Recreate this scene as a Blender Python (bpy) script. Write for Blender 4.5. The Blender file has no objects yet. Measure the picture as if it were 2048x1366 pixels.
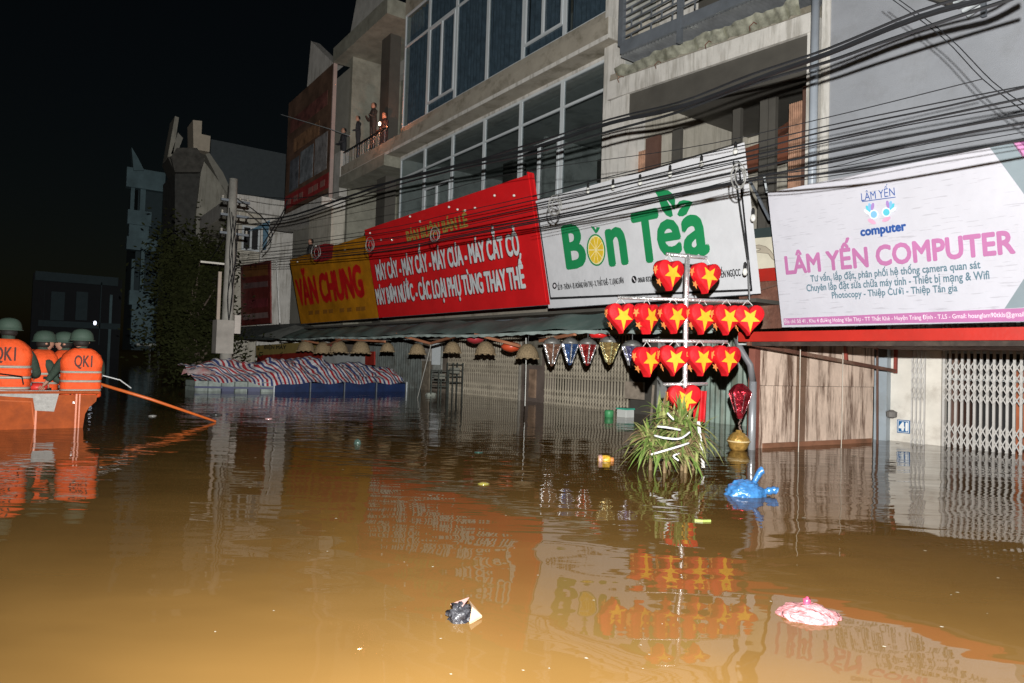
import bpy, bmesh, math, random
from mathutils import Vector, Matrix
random.seed(7)
R = math.radians
sc = bpy.context.scene
C = sc.collection

# ------------------------------------------------------------------ camera
H, F, CX, CY = 1.0, 1365.0, 1024.0, 683.0
AL, TH, RO = R(35.6), R(1.6), R(1.78)
_z = Vector((0, 0, 1)); _f0 = Vector((-math.cos(AL), math.sin(AL), 0)); _r0 = Vector((math.sin(AL), math.cos(AL), 0))
FW = _f0 * math.cos(TH) + _z * math.sin(TH)
_u = _z * math.cos(TH) - _f0 * math.sin(TH)
RT = _r0 * math.cos(RO) + _u * math.sin(RO)
UP = _u * math.cos(RO) - _r0 * math.sin(RO)
EYE = Vector((0, 0, H))
cam = bpy.data.cameras.new('camera'); co = bpy.data.objects.new('camera', cam); C.objects.link(co)
M = Matrix.Identity(4)
for i, v in enumerate((RT, UP, -FW)):
    for j in range(3): M[j][i] = v[j]
M.translation = EYE
co.matrix_world = M
cam.sensor_width = 36; cam.lens = 24.0 * 0.9998; cam.clip_start = 0.05; cam.clip_end = 2000
sc.camera = co

# ------------------------------------------------------------------ night sky, flash, exposure
w = bpy.data.worlds.new('World'); sc.world = w; w.use_nodes = True
nt = w.node_tree; nt.nodes.clear()
sky = nt.nodes.new('ShaderNodeTexSky'); sky.sky_type = 'NISHITA'; sky.sun_disc = False
sky.sun_elevation = R(6); sky.sun_rotation = R(125)
bg = nt.nodes.new('ShaderNodeBackground'); bg.inputs[1].default_value = 0.0012
ow = nt.nodes.new('ShaderNodeOutputWorld')
nt.links.new(sky.outputs[0], bg.inputs[0]); nt.links.new(bg.outputs[0], ow.inputs[0])
# the photographer's flash, just above the camera
fl = bpy.data.lights.new('camera_flash', 'SPOT'); fo = bpy.data.objects.new('camera_flash', fl); C.objects.link(fo)
fl.energy = 1000.0; fl.spot_size = R(150); fl.spot_blend = 0.75; fl.shadow_soft_size = 0.02; fl.color = (1.0, 0.985, 0.95)
fo.location = EYE + Vector((0, 0, 0.33)) + RT * 0.05
fo.rotation_euler = (FW + Vector((0.12, 0.09, 0.05))).to_track_quat('-Z', 'Y').to_euler()
fl.use_nodes = True
fn = fl.node_tree; fn.nodes.clear()
fe = fn.nodes.new('ShaderNodeEmission'); ff = fn.nodes.new('ShaderNodeLightFalloff'); fq = fn.nodes.new('ShaderNodeOutputLight')
ff.inputs['Strength'].default_value = 0.475
fa = fn.nodes.new('ShaderNodeMath'); fa.operation = 'MULTIPLY_ADD'; fa.inputs[1].default_value = 2.2
fn.links.new(ff.outputs['Quadratic'], fa.inputs[0]); fn.links.new(ff.outputs['Linear'], fa.inputs[2]); fn.links.new(fa.outputs[0], fe.inputs['Strength']); fn.links.new(fe.outputs[0], fq.inputs[0])
# faint sun lamp added behind the photographer, standing in for moonlight
sl = bpy.data.lights.new('added_faint_sun', 'SUN'); so = bpy.data.objects.new('added_faint_sun', sl); C.objects.link(so)
sl.energy = 0.012; sl.angle = R(0.5); sl.color = (0.8, 0.9, 1.0)
so.rotation_euler = (FW + Vector((0, 0, -0.5))).to_track_quat('-Z', 'Y').to_euler()
sc.view_settings.view_transform = 'Standard'; sc.view_settings.look = 'None'
sc.view_settings.exposure = 0.0; sc.view_settings.gamma = 1.0; sc.view_settings.use_curve_mapping = False
sc.render.engine = 'CYCLES'; sc.cycles.use_denoising = True
sc.cycles.caustics_reflective = False; sc.cycles.caustics_refractive = False
sc.cycles.max_bounces = 5; sc.cycles.transparent_max_bounces = 8

# ------------------------------------------------------------------ picking points in space
def ray(x, y): return FW + RT * ((x - CX) / F) - UP * ((y - CY) / F)
def PY(x, y, Y): d = ray(x, y); return EYE + d * (Y / d.y)
def PX(x, y, X): d = ray(x, y); return EYE + d * (X / d.x)
def PZ(x, y, Z): d = ray(x, y); return EYE + d * ((Z - H) / d.z)
def PD(x, y, D): return EYE + ray(x, y) * D

# ------------------------------------------------------------------ materials
_m = {}
def mat(name, col, rough=.6, metal=0., var=.12, scale=2.5, bump=0., bscale=30, stain=0., scol=(.05, .035, .02), streak=False, spec=.4, emit=None, alpha=None, coat=0.):
    if name in _m: return _m[name]
    m = bpy.data.materials.new(name); m.use_nodes = True; n = m.node_tree; L = n.links
    b = n.nodes['Principled BSDF']
    b.inputs['Roughness'].default_value = rough; b.inputs['Metallic'].default_value = metal
    b.inputs['Specular IOR Level'].default_value = spec
    b.inputs['Coat Weight'].default_value = coat
    if emit: b.inputs['Emission Color'].default_value = (*col, 1); b.inputs['Emission Strength'].default_value = emit
    tc = n.nodes.new('ShaderNodeTexCoord')
    nz = n.nodes.new('ShaderNodeTexNoise'); nz.inputs['Scale'].default_value = scale; nz.inputs['Detail'].default_value = 6; nz.inputs['Roughness'].default_value = .65
    L.new(tc.outputs['Object'], nz.inputs['Vector'])
    r = n.nodes.new('ShaderNodeValToRGB')
    r.color_ramp.elements[0].position = .3; r.color_ramp.elements[1].position = .7
    r.color_ramp.elements[0].color = (*[max(0, c * (1 - var)) for c in col], 1)
    r.color_ramp.elements[1].color = (*[min(1, c * (1 + var)) for c in col], 1)
    L.new(nz.outputs['Fac'], r.inputs[0]); out = r.outputs[0]
    if stain:
        mp = n.nodes.new('ShaderNodeMapping'); L.new(tc.outputs['Object'], mp.inputs[0])
        mp.inputs['Scale'].default_value = (5, 5, .55) if streak else (1.4, 1.4, 1.4)
        n2 = n.nodes.new('ShaderNodeTexNoise'); n2.inputs['Scale'].default_value = 1.3; n2.inputs['Detail'].default_value = 8; n2.inputs['Roughness'].default_value = .7
        L.new(mp.outputs[0], n2.inputs['Vector'])
        r2 = n.nodes.new('ShaderNodeValToRGB'); r2.color_ramp.elements[0].position = .5 if not streak else .49; r2.color_ramp.elements[1].position = .68 if not streak else .62
        r2.color_ramp.elements[0].color = (0, 0, 0, 1); r2.color_ramp.elements[1].color = (stain, stain, stain, 1)
        L.new(n2.outputs['Fac'], r2.inputs[0])
        mx = n.nodes.new('ShaderNodeMix'); mx.data_type = 'RGBA'
        L.new(r2.outputs[0], mx.inputs[0]); L.new(out, mx.inputs[6]); mx.inputs[7].default_value = (*scol, 1); out = mx.outputs[2]
    L.new(out, b.inputs['Base Color'])
    if bump:
        n3 = n.nodes.new('ShaderNodeTexNoise'); n3.inputs['Scale'].default_value = bscale; n3.inputs['Detail'].default_value = 5
        L.new(tc.outputs['Object'], n3.inputs['Vector'])
        bp = n.nodes.new('ShaderNodeBump'); bp.inputs['Strength'].default_value = bump; bp.inputs['Distance'].default_value = .02
        L.new(n3.outputs['Fac'], bp.inputs['Height']); L.new(bp.outputs[0], b.inputs['Normal'])
    _m[name] = m
    return m

def glass(name, tint, gl=.12):
    if name in _m: return _m[name]
    m = bpy.data.materials.new(name); m.use_nodes = True; n = m.node_tree; n.nodes.clear()
    t = n.nodes.new('ShaderNodeBsdfTransparent'); t.inputs[0].default_value = (*tint, 1)
    g = n.nodes.new('ShaderNodeBsdfGlossy'); g.inputs['Roughness'].default_value = .03; g.inputs[0].default_value = (.9, .95, .95, 1)
    x = n.nodes.new('ShaderNodeMixShader'); x.inputs[0].default_value = gl
    o = n.nodes.new('ShaderNodeOutputMaterial')
    n.links.new(t.outputs[0], x.inputs[1]); n.links.new(g.outputs[0], x.inputs[2]); n.links.new(x.outputs[0], o.inputs[0])
    _m[name] = m; return m

# ------------------------------------------------------------------ mesh building
class MB:
    def __init__(s): s.v = []; s.f = []; s.sm = False
    def quadbox(s, o, a, b, c):
        o, a, b, c = map(Vector, (o, a, b, c)); k = len(s.v)
        s.v += [o, o + a, o + a + b, o + b, o + c, o + a + c, o + a + b + c, o + b + c]
        s.f += [(k, k+3, k+2, k+1), (k+4, k+5, k+6, k+7), (k, k+1, k+5, k+4), (k+1, k+2, k+6, k+5), (k+2, k+3, k+7, k+6), (k+3, k, k+4, k+7)]
        return s
    def box(s, x0, x1, y0, y1, z0, z1):
        return s.quadbox((x0, y0, z0), (x1 - x0, 0, 0), (0, y1 - y0, 0), (0, 0, z1 - z0))
    def bar(s, p, q, w, h=None, up=(0, 0, 1)):
        p, q = Vector(p), Vector(q); h = h or w; d = (q - p).normalized(); u = Vector(up)
        if abs(d.dot(u)) > .98: u = Vector((0, 1, 0))
        a = d.cross(u).normalized() * w; b = d.cross(a).normalized() * h
        return s.quadbox(p - a / 2 - b / 2, q - p, a, b)
    def ring(s, c, a, b, n, r):
        k = len(s.v)
        for i in range(n):
            t = 2 * math.pi * i / n; s.v.append(c + a * (math.cos(t) * r) + b * (math.sin(t) * r))
        return k
    def tube(s, pts, r, n=6, cap=True):
        pts = [Vector(p) for p in pts]; rs = r if isinstance(r, (list, tuple)) else [r] * len(pts); ks = []
        for i, p in enumerate(pts):
            d = (pts[min(i + 1, len(pts) - 1)] - pts[max(i - 1, 0)]).normalized()
            u = Vector((0, 0, 1)) if abs(d.z) < .95 else Vector((1, 0, 0))
            a = d.cross(u).normalized(); b = a.cross(d).normalized(); ks.append(s.ring(p, a, b, n, rs[i]))
        for k0, k1 in zip(ks, ks[1:]):
            for j in range(n): s.f.append((k0 + j, k0 + (j+1) % n, k1 + (j+1) % n, k1 + j))
        if cap: s.f += [tuple(ks[0] + j for j in range(n))[::-1], tuple(ks[-1] + j for j in range(n))]
        return s
    def lathe(s, c, prof, n=16, ax=(0, 0, 1), sx=1., jit=0.):
        c = Vector(c); ax = Vector(ax).normalized(); u = Vector((1, 0, 0)) if abs(ax.x) < .9 else Vector((0, 1, 0))
        a = ax.cross(u).normalized(); b = ax.cross(a); ks = []
        for r, z in prof:
            k = len(s.v)
            for i in range(n):
                t = 2 * math.pi * i / n; q = r * (1 + random.uniform(-jit, jit))
                s.v.append(c + ax * z + a * (math.cos(t) * q) + b * (math.sin(t) * q * sx))
            ks.append(k)
        for k0, k1 in zip(ks, ks[1:]):
            for j in range(n): s.f.append((k0 + j, k0 + (j+1) % n, k1 + (j+1) % n, k1 + j))
        s.f += [tuple(ks[0] + j for j in range(n))[::-1], tuple(ks[-1] + j for j in range(n))]
        return s
    def poly(s, pts):
        k = len(s.v); s.v += [Vector(p) for p in pts]; s.f.append(tuple(range(k, k + len(pts)))); return s
    def prism(s, pts, d):
        d = Vector(d); n = len(pts); k = len(s.v); s.v += [Vector(p) for p in pts] + [Vector(p) + d for p in pts]
        s.f += [tuple(range(k, k + n)), tuple(range(k + 2*n - 1, k + n - 1, -1))]
        for i in range(n): s.f.append((k + i, k + n + i, k + n + (i+1) % n, k + (i+1) % n))
        return s
    def grid(s, fn, nu, nv):
        k = len(s.v)
        for i in range(nu + 1):
            for j in range(nv + 1): s.v.append(Vector(fn(i / nu, j / nv)))
        for i in range(nu):
            for j in range(nv):
                a = k + i * (nv + 1) + j; s.f.append((a, a + nv + 1, a + nv + 2, a + 1))
        return s
    def build(s, name, m, parent=None, smooth=None, bevel=0.):
        me = bpy.data.meshes.new(name); me.from_pydata([tuple(p) for p in s.v], [], s.f)
        if smooth or (smooth is None and s.sm):
            for p in me.polygons: p.use_smooth = True
        if bevel:
            bm = bmesh.new(); bm.from_mesh(me); bmesh.ops.recalc_face_normals(bm, faces=bm.faces)
            bmesh.ops.bevel(bm, geom=bm.edges[:], offset=bevel, segments=2, affect='EDGES', clamp_overlap=True); bm.to_mesh(me); bm.free()
        else:
            bm = bmesh.new(); bm.from_mesh(me); bmesh.ops.recalc_face_normals(bm, faces=bm.faces); bm.to_mesh(me); bm.free()
        for q in (m if isinstance(m, (list, tuple)) else [m]): me.materials.append(q)
        o = bpy.data.objects.new(name, me); C.objects.link(o)
        if parent is not None: adopt(o, parent)
        return o
def wloc(o):
    v = Vector((0, 0, 0))
    while o is not None: v += o.location; o = o.parent
    return v
def adopt(o, parent, at=None):
    o.parent = parent; o.location = (Vector(at) if at is not None else Vector((0, 0, 0))) - wloc(parent)
    return o
def tag(o, label=None, cat=None, group=None, kind=None):
    for k, v in (('label', label), ('category', cat), ('group', group), ('kind', kind)):
        if v: o[k] = v
    return o
def thing(name, label, cat, base, group=None):
    o = bpy.data.objects.new(name, None); C.objects.link(o); o.location = base; o.empty_display_size = .2
    return tag(o, label, cat, group)
def share(o, dx, parent):           # another object on the same mesh, moved by dx
    c = o.copy(); C.objects.link(c); c.parent = parent; c.location = o.location + Vector(dx); return c
def smoothish(o):
    for p in o.data.polygons: p.use_smooth = True
    return o

# text -> mesh laid on a plane; A baseline left, B baseline right, hgt = height of the letter `hc`
def lettering(body, A, B, up, hgt, m, parent, bold=0., hc='H', proud=None, ref=None, name='lettering', depth=0., shear=0., spacing=1.):
    def mk(t):
        cu = bpy.data.curves.new('t', 'FONT'); cu.body = t;  cu.resolution_u = 3; cu.extrude = depth; cu.space_character = spacing; cu.shear = shear
        o = bpy.data.objects.new('t', cu); C.objects.link(o)
        dg = bpy.context.evaluated_depsgraph_get(); me = bpy.data.meshes.new_from_object(o.evaluated_get(dg))
        bpy.data.objects.remove(o); bpy.data.curves.remove(cu); return me
    mh = mk(hc); ys = [v.co.y for v in mh.vertices]; h0 = max(ys) - max(0, min(ys)); bpy.data.meshes.remove(mh)
    me = mk(body); xs = [v.co.x for v in me.vertices]; x0, x1 = min(xs), max(xs)
    if ref:
        mr = mk(ref); x1 = max(v.co.x for v in mr.vertices); bpy.data.meshes.remove(mr)
    pa = list(range(len(me.vertices)))
    def fd(i):
        while pa[i] != i: pa[i] = pa[pa[i]]; i = pa[i]
        return i
    for e_ in me.edges: pa[fd(e_.vertices[0])] = fd(e_.vertices[1])
    ids = {}
    for v in me.vertices: v.co.z += (ids.setdefault(fd(v.index), len(ids)) % 5) * .0016      # no two pieces share a plane
    A, B = Vector(A), Vector(B); ux = (B - A) / (x1 - x0); uy = Vector(up).normalized() * (hgt / h0)
    nn = ux.cross(uy).normalized(); pr = nn * (0.006 if proud is None else proud)
    if bold:
        bx_, by_ = bold if isinstance(bold, tuple) else (bold, bold)
        base = [v.co.copy() for v in me.vertices]; fs_ = [tuple(q.vertices) for q in me.polygons]; nb = len(base); vv, gg = [], []
        for i in range(9):
            ox, oy = (0, 0) if i == 8 else (bx_ * math.cos(i * math.pi / 4), by_ * math.sin(i * math.pi / 4))
            vv += [(q.x + ox, q.y + oy, q.z) for q in base]; gg += [tuple(j + i * nb for j in f) for f in fs_]
        bpy.data.meshes.remove(me); me = bpy.data.meshes.new(name); me.from_pydata(vv, [], gg)
    else: nb = 10 ** 9
    for i_, v in enumerate(me.vertices): v.co = A + ux * (v.co.x - x0) + uy * v.co.y + nn * (v.co.z * (hgt / h0) + (i_ // nb) * .00025) + pr
    me.materials.clear(); me.materials.append(m); me.name = name
    o = bpy.data.objects.new(name, me); C.objects.link(o); adopt(o, parent)
    return o

# ------------------------------------------------------------------ colours
white_wall = mat('white_plaster', (.62, .6, .56), .85, stain=.5, scol=(.22, .2, .16), streak=True, bump=.3, bscale=60)
cream = mat('cream_plaster', (.5, .47, .4), .85, stain=.4, scol=(.2, .18, .13), streak=True, bump=.3, bscale=60)
greywall = mat('grey_render', (.31, .325, .355), .8, var=.1, scale=1.2, bump=.5, bscale=120, stain=.35, scol=(.2, .2, .2))
rawconc = mat('raw_concrete', (.33, .3, .245), .9, bump=.5, stain=.7, scol=(.1, .085, .05))
frame_w = mat('painted_frame', (.56, .6, .62), .4, var=.05)
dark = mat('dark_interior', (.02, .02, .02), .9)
room = mat('room_plaster', (.42, .43, .4), .9, stain=.6, scol=(.15, .15, .14))
curt = mat('blue_curtain', (.11, .15, .19), .85, var=.35, scale=5)
glz = glass('window_glass', (.74, .77, .78), .06)
steelblue = mat('grey_steel', (.17, .19, .215), .45, metal=.3, var=.2, bump=.1, stain=.3, scol=(.1, .09, .08))
brownwood = mat('brown_wood', (.11, .06, .045), .5, var=.3)
darkbrown = mat('dark_shutter', (.075, .07, .06), .7, var=.15)
black = mat('black_rubber', (.012, .012, .013), .45)
redp = mat('red_paint', (.38, .02, .013), .45, var=.12, bump=.1, stain=.3, scol=(.25, .03, .02))
rust = mat('rusty_sheet', (.14, .06, .04), .75, var=.5, scale=4, bump=.5, stain=.6, scol=(.3, .22, .16))
metalw = mat('silver_foil_pole', (.8, .8, .8), .28, metal=.75, var=.12, scale=30, bump=.5, bscale=60)

# ------------------------------------------------------------------ flood water
def water_mat():
    m = bpy.data.materials.new('flood_water'); m.use_nodes = True; n = m.node_tree; L = n.links; b = n.nodes['Principled BSDF']
    b.inputs['Roughness'].default_value = .012; b.inputs['IOR'].default_value = 1.33; b.inputs['Specular IOR Level'].default_value = .5
    tc = n.nodes.new('ShaderNodeTexCoord')
    nz = n.nodes.new('ShaderNodeTexNoise'); nz.inputs['Scale'].default_value = .35; nz.inputs['Detail'].default_value = 4
    nz.inputs['Distortion'].default_value = 1.5; L.new(tc.outputs['Object'], nz.inputs['Vector'])
    r = n.nodes.new('ShaderNodeValToRGB'); r.color_ramp.elements[0].position = .3; r.color_ramp.elements[1].position = .7
    r.color_ramp.elements[0].color = (.16, .086, .024, 1); r.color_ramp.elements[1].color = (.225, .125, .036, 1)
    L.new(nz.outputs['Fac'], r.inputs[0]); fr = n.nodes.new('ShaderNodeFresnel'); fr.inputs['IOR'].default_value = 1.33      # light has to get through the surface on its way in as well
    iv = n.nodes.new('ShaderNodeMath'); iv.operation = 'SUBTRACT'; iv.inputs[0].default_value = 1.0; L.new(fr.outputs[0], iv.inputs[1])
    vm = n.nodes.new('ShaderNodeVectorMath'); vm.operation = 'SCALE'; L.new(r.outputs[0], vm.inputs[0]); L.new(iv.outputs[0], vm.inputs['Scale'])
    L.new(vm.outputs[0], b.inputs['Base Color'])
    # ripples run across the street towards the boats; the water lies calmer near the photographer
    def dot(v):
        d = n.nodes.new('ShaderNodeVectorMath'); d.operation = 'DOT_PRODUCT'; d.inputs[1].default_value = v; L.new(tc.outputs['Object'], d.inputs[0]); return d.outputs['Value']
    cb = n.nodes.new('ShaderNodeCombineXYZ'); L.new(dot((_f0.x, _f0.y, 0)), cb.inputs[0]); L.new(dot((_r0.x, _r0.y, 0)), cb.inputs[1])
    ln = n.nodes.new('ShaderNodeVectorMath'); ln.operation = 'LENGTH'; L.new(tc.outputs['Object'], ln.inputs[0])
    mr = n.nodes.new('ShaderNodeMapRange'); mr.interpolation_type = 'SMOOTHSTEP'; mr.inputs['From Min'].default_value = 2.5; mr.inputs['From Max'].default_value = 8.5; mr.inputs['To Min'].default_value = .1
    L.new(ln.outputs['Value'], mr.inputs['Value'])
    prev = None
    for sc_, amp, st, calm in ((1.1, .011, (1, .8, 1), 0), (3.4, .0034, (1, .45, 1), 0), (6.5, .0042, (1, .2, 1), 1), (17, .0010, (1, .3, 1), 1)):
        mp = n.nodes.new('ShaderNodeMapping'); mp.inputs['Scale'].default_value = st; mp.inputs['Rotation'].default_value = (0, 0, R(7 * (sc_ - 4))) if not calm else (0, 0, R(4)); L.new(cb.outputs[0], mp.inputs[0])
        q = n.nodes.new('ShaderNodeTexNoise'); q.inputs['Scale'].default_value = sc_; q.inputs['Detail'].default_value = 1; q.inputs['Distortion'].default_value = .4
        L.new(mp.outputs[0], q.inputs['Vector'])
        mu = n.nodes.new('ShaderNodeMath'); mu.operation = 'MULTIPLY'; mu.inputs[1].default_value = amp; L.new(q.outputs['Fac'], mu.inputs[0]); o_ = mu.outputs[0]
        if calm:
            m2 = n.nodes.new('ShaderNodeMath'); m2.operation = 'MULTIPLY'; L.new(o_, m2.inputs[0]); L.new(mr.outputs[0], m2.inputs[1]); o_ = m2.outputs[0]
        if prev is None: prev = o_
        else:
            ad = n.nodes.new('ShaderNodeMath'); ad.operation = 'ADD'; L.new(prev, ad.inputs[0]); L.new(o_, ad.inputs[1]); prev = ad.outputs[0]
    bp = n.nodes.new('ShaderNodeBump'); bp.inputs['Strength'].default_value = 1; bp.inputs['Distance'].default_value = 1.0
    L.new(prev, bp.inputs['Height']); L.new(bp.outputs[0], b.inputs['Normal'])
    return m
wt = MB().poly([(-260, -120, 0), (120, -120, 0), (120, 120, 0), (-260, 120, 0)]).build('water', water_mat())
tag(wt, kind='structure')

# ================================================================== BUILDINGS
FC = 9.85
def bay(parent, x0, x1, z0, z1, Y, trans=(), case=None, curtain=False, back=None):
    b = MB(); t = .055; d = .06
    b.box(x0, x0 + t, Y, Y + d, z0, z1); b.box(x1 - t, x1, Y, Y + d, z0, z1)
    b.box(x0 + t, x1 - t, Y, Y + d, z0, z0 + t); b.box(x0 + t, x1 - t, Y, Y + d, z1 - t, z1)
    wn = b.build('window', frame_w, parent)
    zs = [z0 + t] + sorted(trans) + [z1 - t]
    for z in trans:
        MB().box(x0 + t, x1 - t, Y - .002, Y + d - .01, z, z + t).build('transom', frame_w, wn)
    if case:
        cz0, cz1, mid = case
        c = MB(); s = .06
        c.box(x0 + t, x0 + t + s, Y - .02, Y + .03, cz0, cz1); c.box(x1 - t - s, x1 - t, Y - .02, Y + .03, cz0, cz1)
        c.box(x0 + t + s, x1 - t - s, Y - .02, Y + .03, cz0, cz0 + s); c.box(x0 + t + s, x1 - t - s, Y - .02, Y + .03, cz1 - s, cz1)
        m_ = (x0 + x1) / 2 if mid is None else mid
        c.box(m_ - .035, m_ + .035, Y - .024, Y + .03, cz0 + s, cz1 - s)
        c.build('casement', frame_w, wn)
    MB().box(x0 + t, x1 - t, Y + .03, Y + .036, z0 + t, z1 - t).build('pane', glz, wn)
    if curtain:
        q = MB(); k = random.uniform(0, 6); gx = random.uniform(-.1, .1)
        def cf(u, v):
            x = x0 + .03 + (x1 - x0 - .06) * u
            return (x, Y + .22 + .085 * math.sin(x * 34 + k + math.sin(x * 5) * 2) * (1 - .3 * v), z0 - .1 + (z1 - z0 + .1) * v)
        q.grid(cf, 90, 3); q.build('curtain', curt, wn, smooth=True)
    return wn

# --- long block with two floors of glazing
bc = thing('shop_house', 'long grey house with two floors of glazed windows and blue curtains behind the red sign', 'building', (-15.4, FC, 0))
xs = [-20.38, -18.72, -17.03, -15.35, -13.7, -12.08, -10.42]
for i in range(6):
    x0, x1 = xs[i] + .003, xs[i + 1] - .003
    mid = None
    bay(bc, x0, x1, 8.5, 12.3, FC, trans=(11.2,), case=(8.82, 11.2, None) if i in (1, 4) else None, curtain=True)
    bay(bc, x0, x1, 4.35, 7.5, FC, trans=(6.82,), case=(4.4, 6.2, None) if i in (1, 4) else None)
MB().box(-24.2, -10.02, 9.3, 10.3, 7.57, 7.98).build('floor_ledge', rawconc, bc)
MB().box(-24.22, -10.0, 9.285, 9.3, 7.53, 7.62).build('ledge_lip', white_wall, bc)
MB().box(-10.018, -9.99, 9.31, 9.75, 7.56, 7.99).build('ledge_end', white_wall, bc)
MB().box(-20.36, -10.44, 9.83, 10.1, 7.5, 7.57).build('lintel', white_wall, bc)
MB().box(-20.36, -10.44, 9.8, 10.1, 7.98, 8.5).build('spandrel_wall', rawconc, bc)
MB().box(-20.4, -10.42, 9.85, 14, 12.3, 14).build('upper_wall', rawconc, bc)
MB().box(-20.4, -10.42, 9.84, 10.1, 2.0, 4.35).build('lower_wall', rawconc, bc)
MB().box(-10.42, -10.1, 9.6, 9.9, 2, 14).build('corner_pillar', white_wall, bc)
g = MB(); g.box(-20.4, -10.2, 14, 14.2, 2, 14).box(-20.4, -10.2, 10.1, 14, 7.53, 7.56).box(-20.4, -10.2, 10.1, 14, 4.2, 4.3).box(-20.45, -20.39, 9.9, 14, 2, 14).box(-10.2, -10.1, 9.9, 14, 2, 14)
g.box(-15.5, -15.4, 12, 14, 4.3, 7.5)
g.build('inner_room', room, bc)
g = MB(); g.box(-13.4, -12.6, 12.2, 12.35, 4.3, 6.4).box(-16.8, -16.3, 11.5, 12, 4.3, 6.9).box(-19.6, -18.6, 12, 12.6, 4.3, 6.2)
g.build('furniture_silhouette', darkbrown, bc)
MB().box(-13.0, -12.1, 11.0, 11.08, 5.3, 5.33).build('tube_lamp', frame_w, bc)
# ground floor of this block: dark wall, folding gates placed in front
MB().box(-26.5, -13.95, 10.5, 10.8, -.5, 2.2).build('shopfront_wall', mat('dirty_shopfront', (.21, .175, .14), .8, var=.4, scale=1.5, stain=.6), bc)
MB().box(-13.9, -12.95, 10.3, 10.6, -.5, 2.2).build('brick_pier', mat('brown_pier', (.13, .1, .085), .85, var=.3, bump=.4), bc)
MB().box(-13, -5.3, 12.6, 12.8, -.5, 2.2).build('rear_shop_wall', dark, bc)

g = MB()
def rsh(u, v): x = -24.5 + 5.2 * u; return (x, 10.46 + (.03 if int(u * 60) % 2 else 0), -.4 + 2.3 * v)
g.grid(rsh, 60, 1); g.build('roller_shutter', mat('dull_shutter', (.17, .19, .18), .6, var=.3, stain=.6), bc)
for k_, (a_, b_, z0, z1, cl) in enumerate(((-19.2, -18.7, -.3, 1.5, (.2, .17, .13)), (-18.5, -17.95, .35, 1.45, (.28, .29, .27)), (-19.25, -18.65, .9, 1.3, (.35, .33, .3)), (-14.0, -13.95, -.3, 1.8, (.3, .28, .24)), (-13.8, -13.1, .9, 1.5, (.16, .15, .12)), (-13.55, -13.3, .1, .8, (.24, .16, .11)))):
    MB().box(a_, b_, 10.27 - .004 * k_, 10.3, z0, z1).build('shopfront_board', mat('front_board_%d' % k_, cl, .7, var=.45, scale=5, stain=.6), bc)
for k_ in range(9): MB().box(-18.45 + k_ * .06, -18.43 + k_ * .06, 10.2, 10.22, .8, 1.45).build('grille_bar', frame_w, bc)
# --- middle building with recessed balcony room
bb = thing('shop_house', 'narrow house with open brown room, white beam and steel balcony above the lemon tea sign', 'building', (-7.7, 9.4, 0))
BY = 9.4
MB().box(-9.98, -9.5, BY, BY + .5, 2, 6.28).build('pillar', white_wall, bb)
MB().box(-5.74, -5.62, BY, BY + .4, 2, 6.28).build('pillar', white_wall, bb)
MB().box(-5.5, -5.37, BY - .02, BY + .4, 2, 6.9).build('pillar', white_wall, bb)
def q4(pts, Y, th, m, nm):
    MB().prism([PY(x, y, Y) for x, y in pts], (0, th, 0)).build(nm, m, bb)
q4([(1219, 163), (1560, 46), (1622, 24), (1622, 63), (1253, 187), (1215, 200)], BY - .02, .45, white_wall, 'front_beam')
q4([(1221, 150), (1622, 10), (1622, 23), (1560, 45), (1219, 162)], BY + .0, .4, rawconc, 'roof_edge')
g = MB()     # crumpled metal gutter sheet
def gut(u, v):
    px_ = 1232 + (1600 - 1232) * u; lo = 160 - (px_ - 1221) * .348; hi = 139 - (px_ - 1232) * .385 + 2.5 * math.sin(px_ * .07) + 1.5 * math.sin(px_ * .19)
    p = PY(px_, lo * (1 - v) + hi * v, BY - .05)
    p.y -= .05 * v + .03 * math.sin(px_ * .11 + math.sin(px_ * .031) * 4) * (1 - .3 * v) + .016 * math.sin(px_ * .31 + v * 3)
    return p
g.grid(gut, 150, 6); g.build('gutter_sheet', mat('galvanised_gutter', (.5, .5, .4), .25, metal=.5, var=.5, scale=5, stain=.6, scol=(.1, .1, .04)), bb, smooth=True)
for px, py in ((1238, 165), (1312, 137), (1412, 98), (1500, 62)):
    p = PY(px, py, BY - .06)
    MB().tube([p, p + Vector((.06, -.1, .02)), p + Vector((.14, -.1, .06)), p + Vector((.12, 0, .07))], .009, 5).build('bent_rebar', rust, bb)
q4([(1256, 187), (1614, 66), (1614, 150), (1256, 232)], BY + .05, .07, darkbrown, 'rolled_shutter') if True else MB().box(-9.5, -5.74, BY + .05, BY + .12, 5.35, 6.28).build('rolled_shutter', darkbrown, bb)
def post(x0, x1, y=BY + .12, z0=2.2, z1=5.4, m=brownwood, nm='post'):
    MB().box(x0, x1, y, y + .08, z0, z1).build(nm, m, bb)
def bx(px, py, Y): return PY(px, py, Y).x
YI = BY + .3
for a, b_, m_ in ((1250, 1262, brownwood), (1292, 1318, brownwood), (1345, 1361, darkbrown), (1465, 1480, darkbrown), (1519, 1535, darkbrown), (1537, 1550, darkbrown), (1604, 1614, brownwood)):
    post(bx(a, 260, YI), bx(b_, 260, YI), YI, m=m_)
for a, b_ in ((1267, 1292), (1577, 1604)):     # bamboo strip curtains
    x0, x1 = bx(a, 260, YI + .02), bx(b_, 260, YI + .02); n_ = 7
    for i in range(n_):
        xx = x0 + (x1 - x0) * (i + .15) / n_
        MB().box(xx, xx + (x1 - x0) / n_ * .5, YI + .02, YI + .05, 2.2, 5.2).build('curtain_strip', mat('bamboo_strip', (.42, .24, .16), .6, var=.4, scale=9), bb)
g = MB(); g.box(-9.6, -5.5, 13.4, 13.6, 2, 8).box(-9.75, -9.6, 9.9, 13.4, 2, 8)
g.build('inner_wall', cream, bb)
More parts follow.
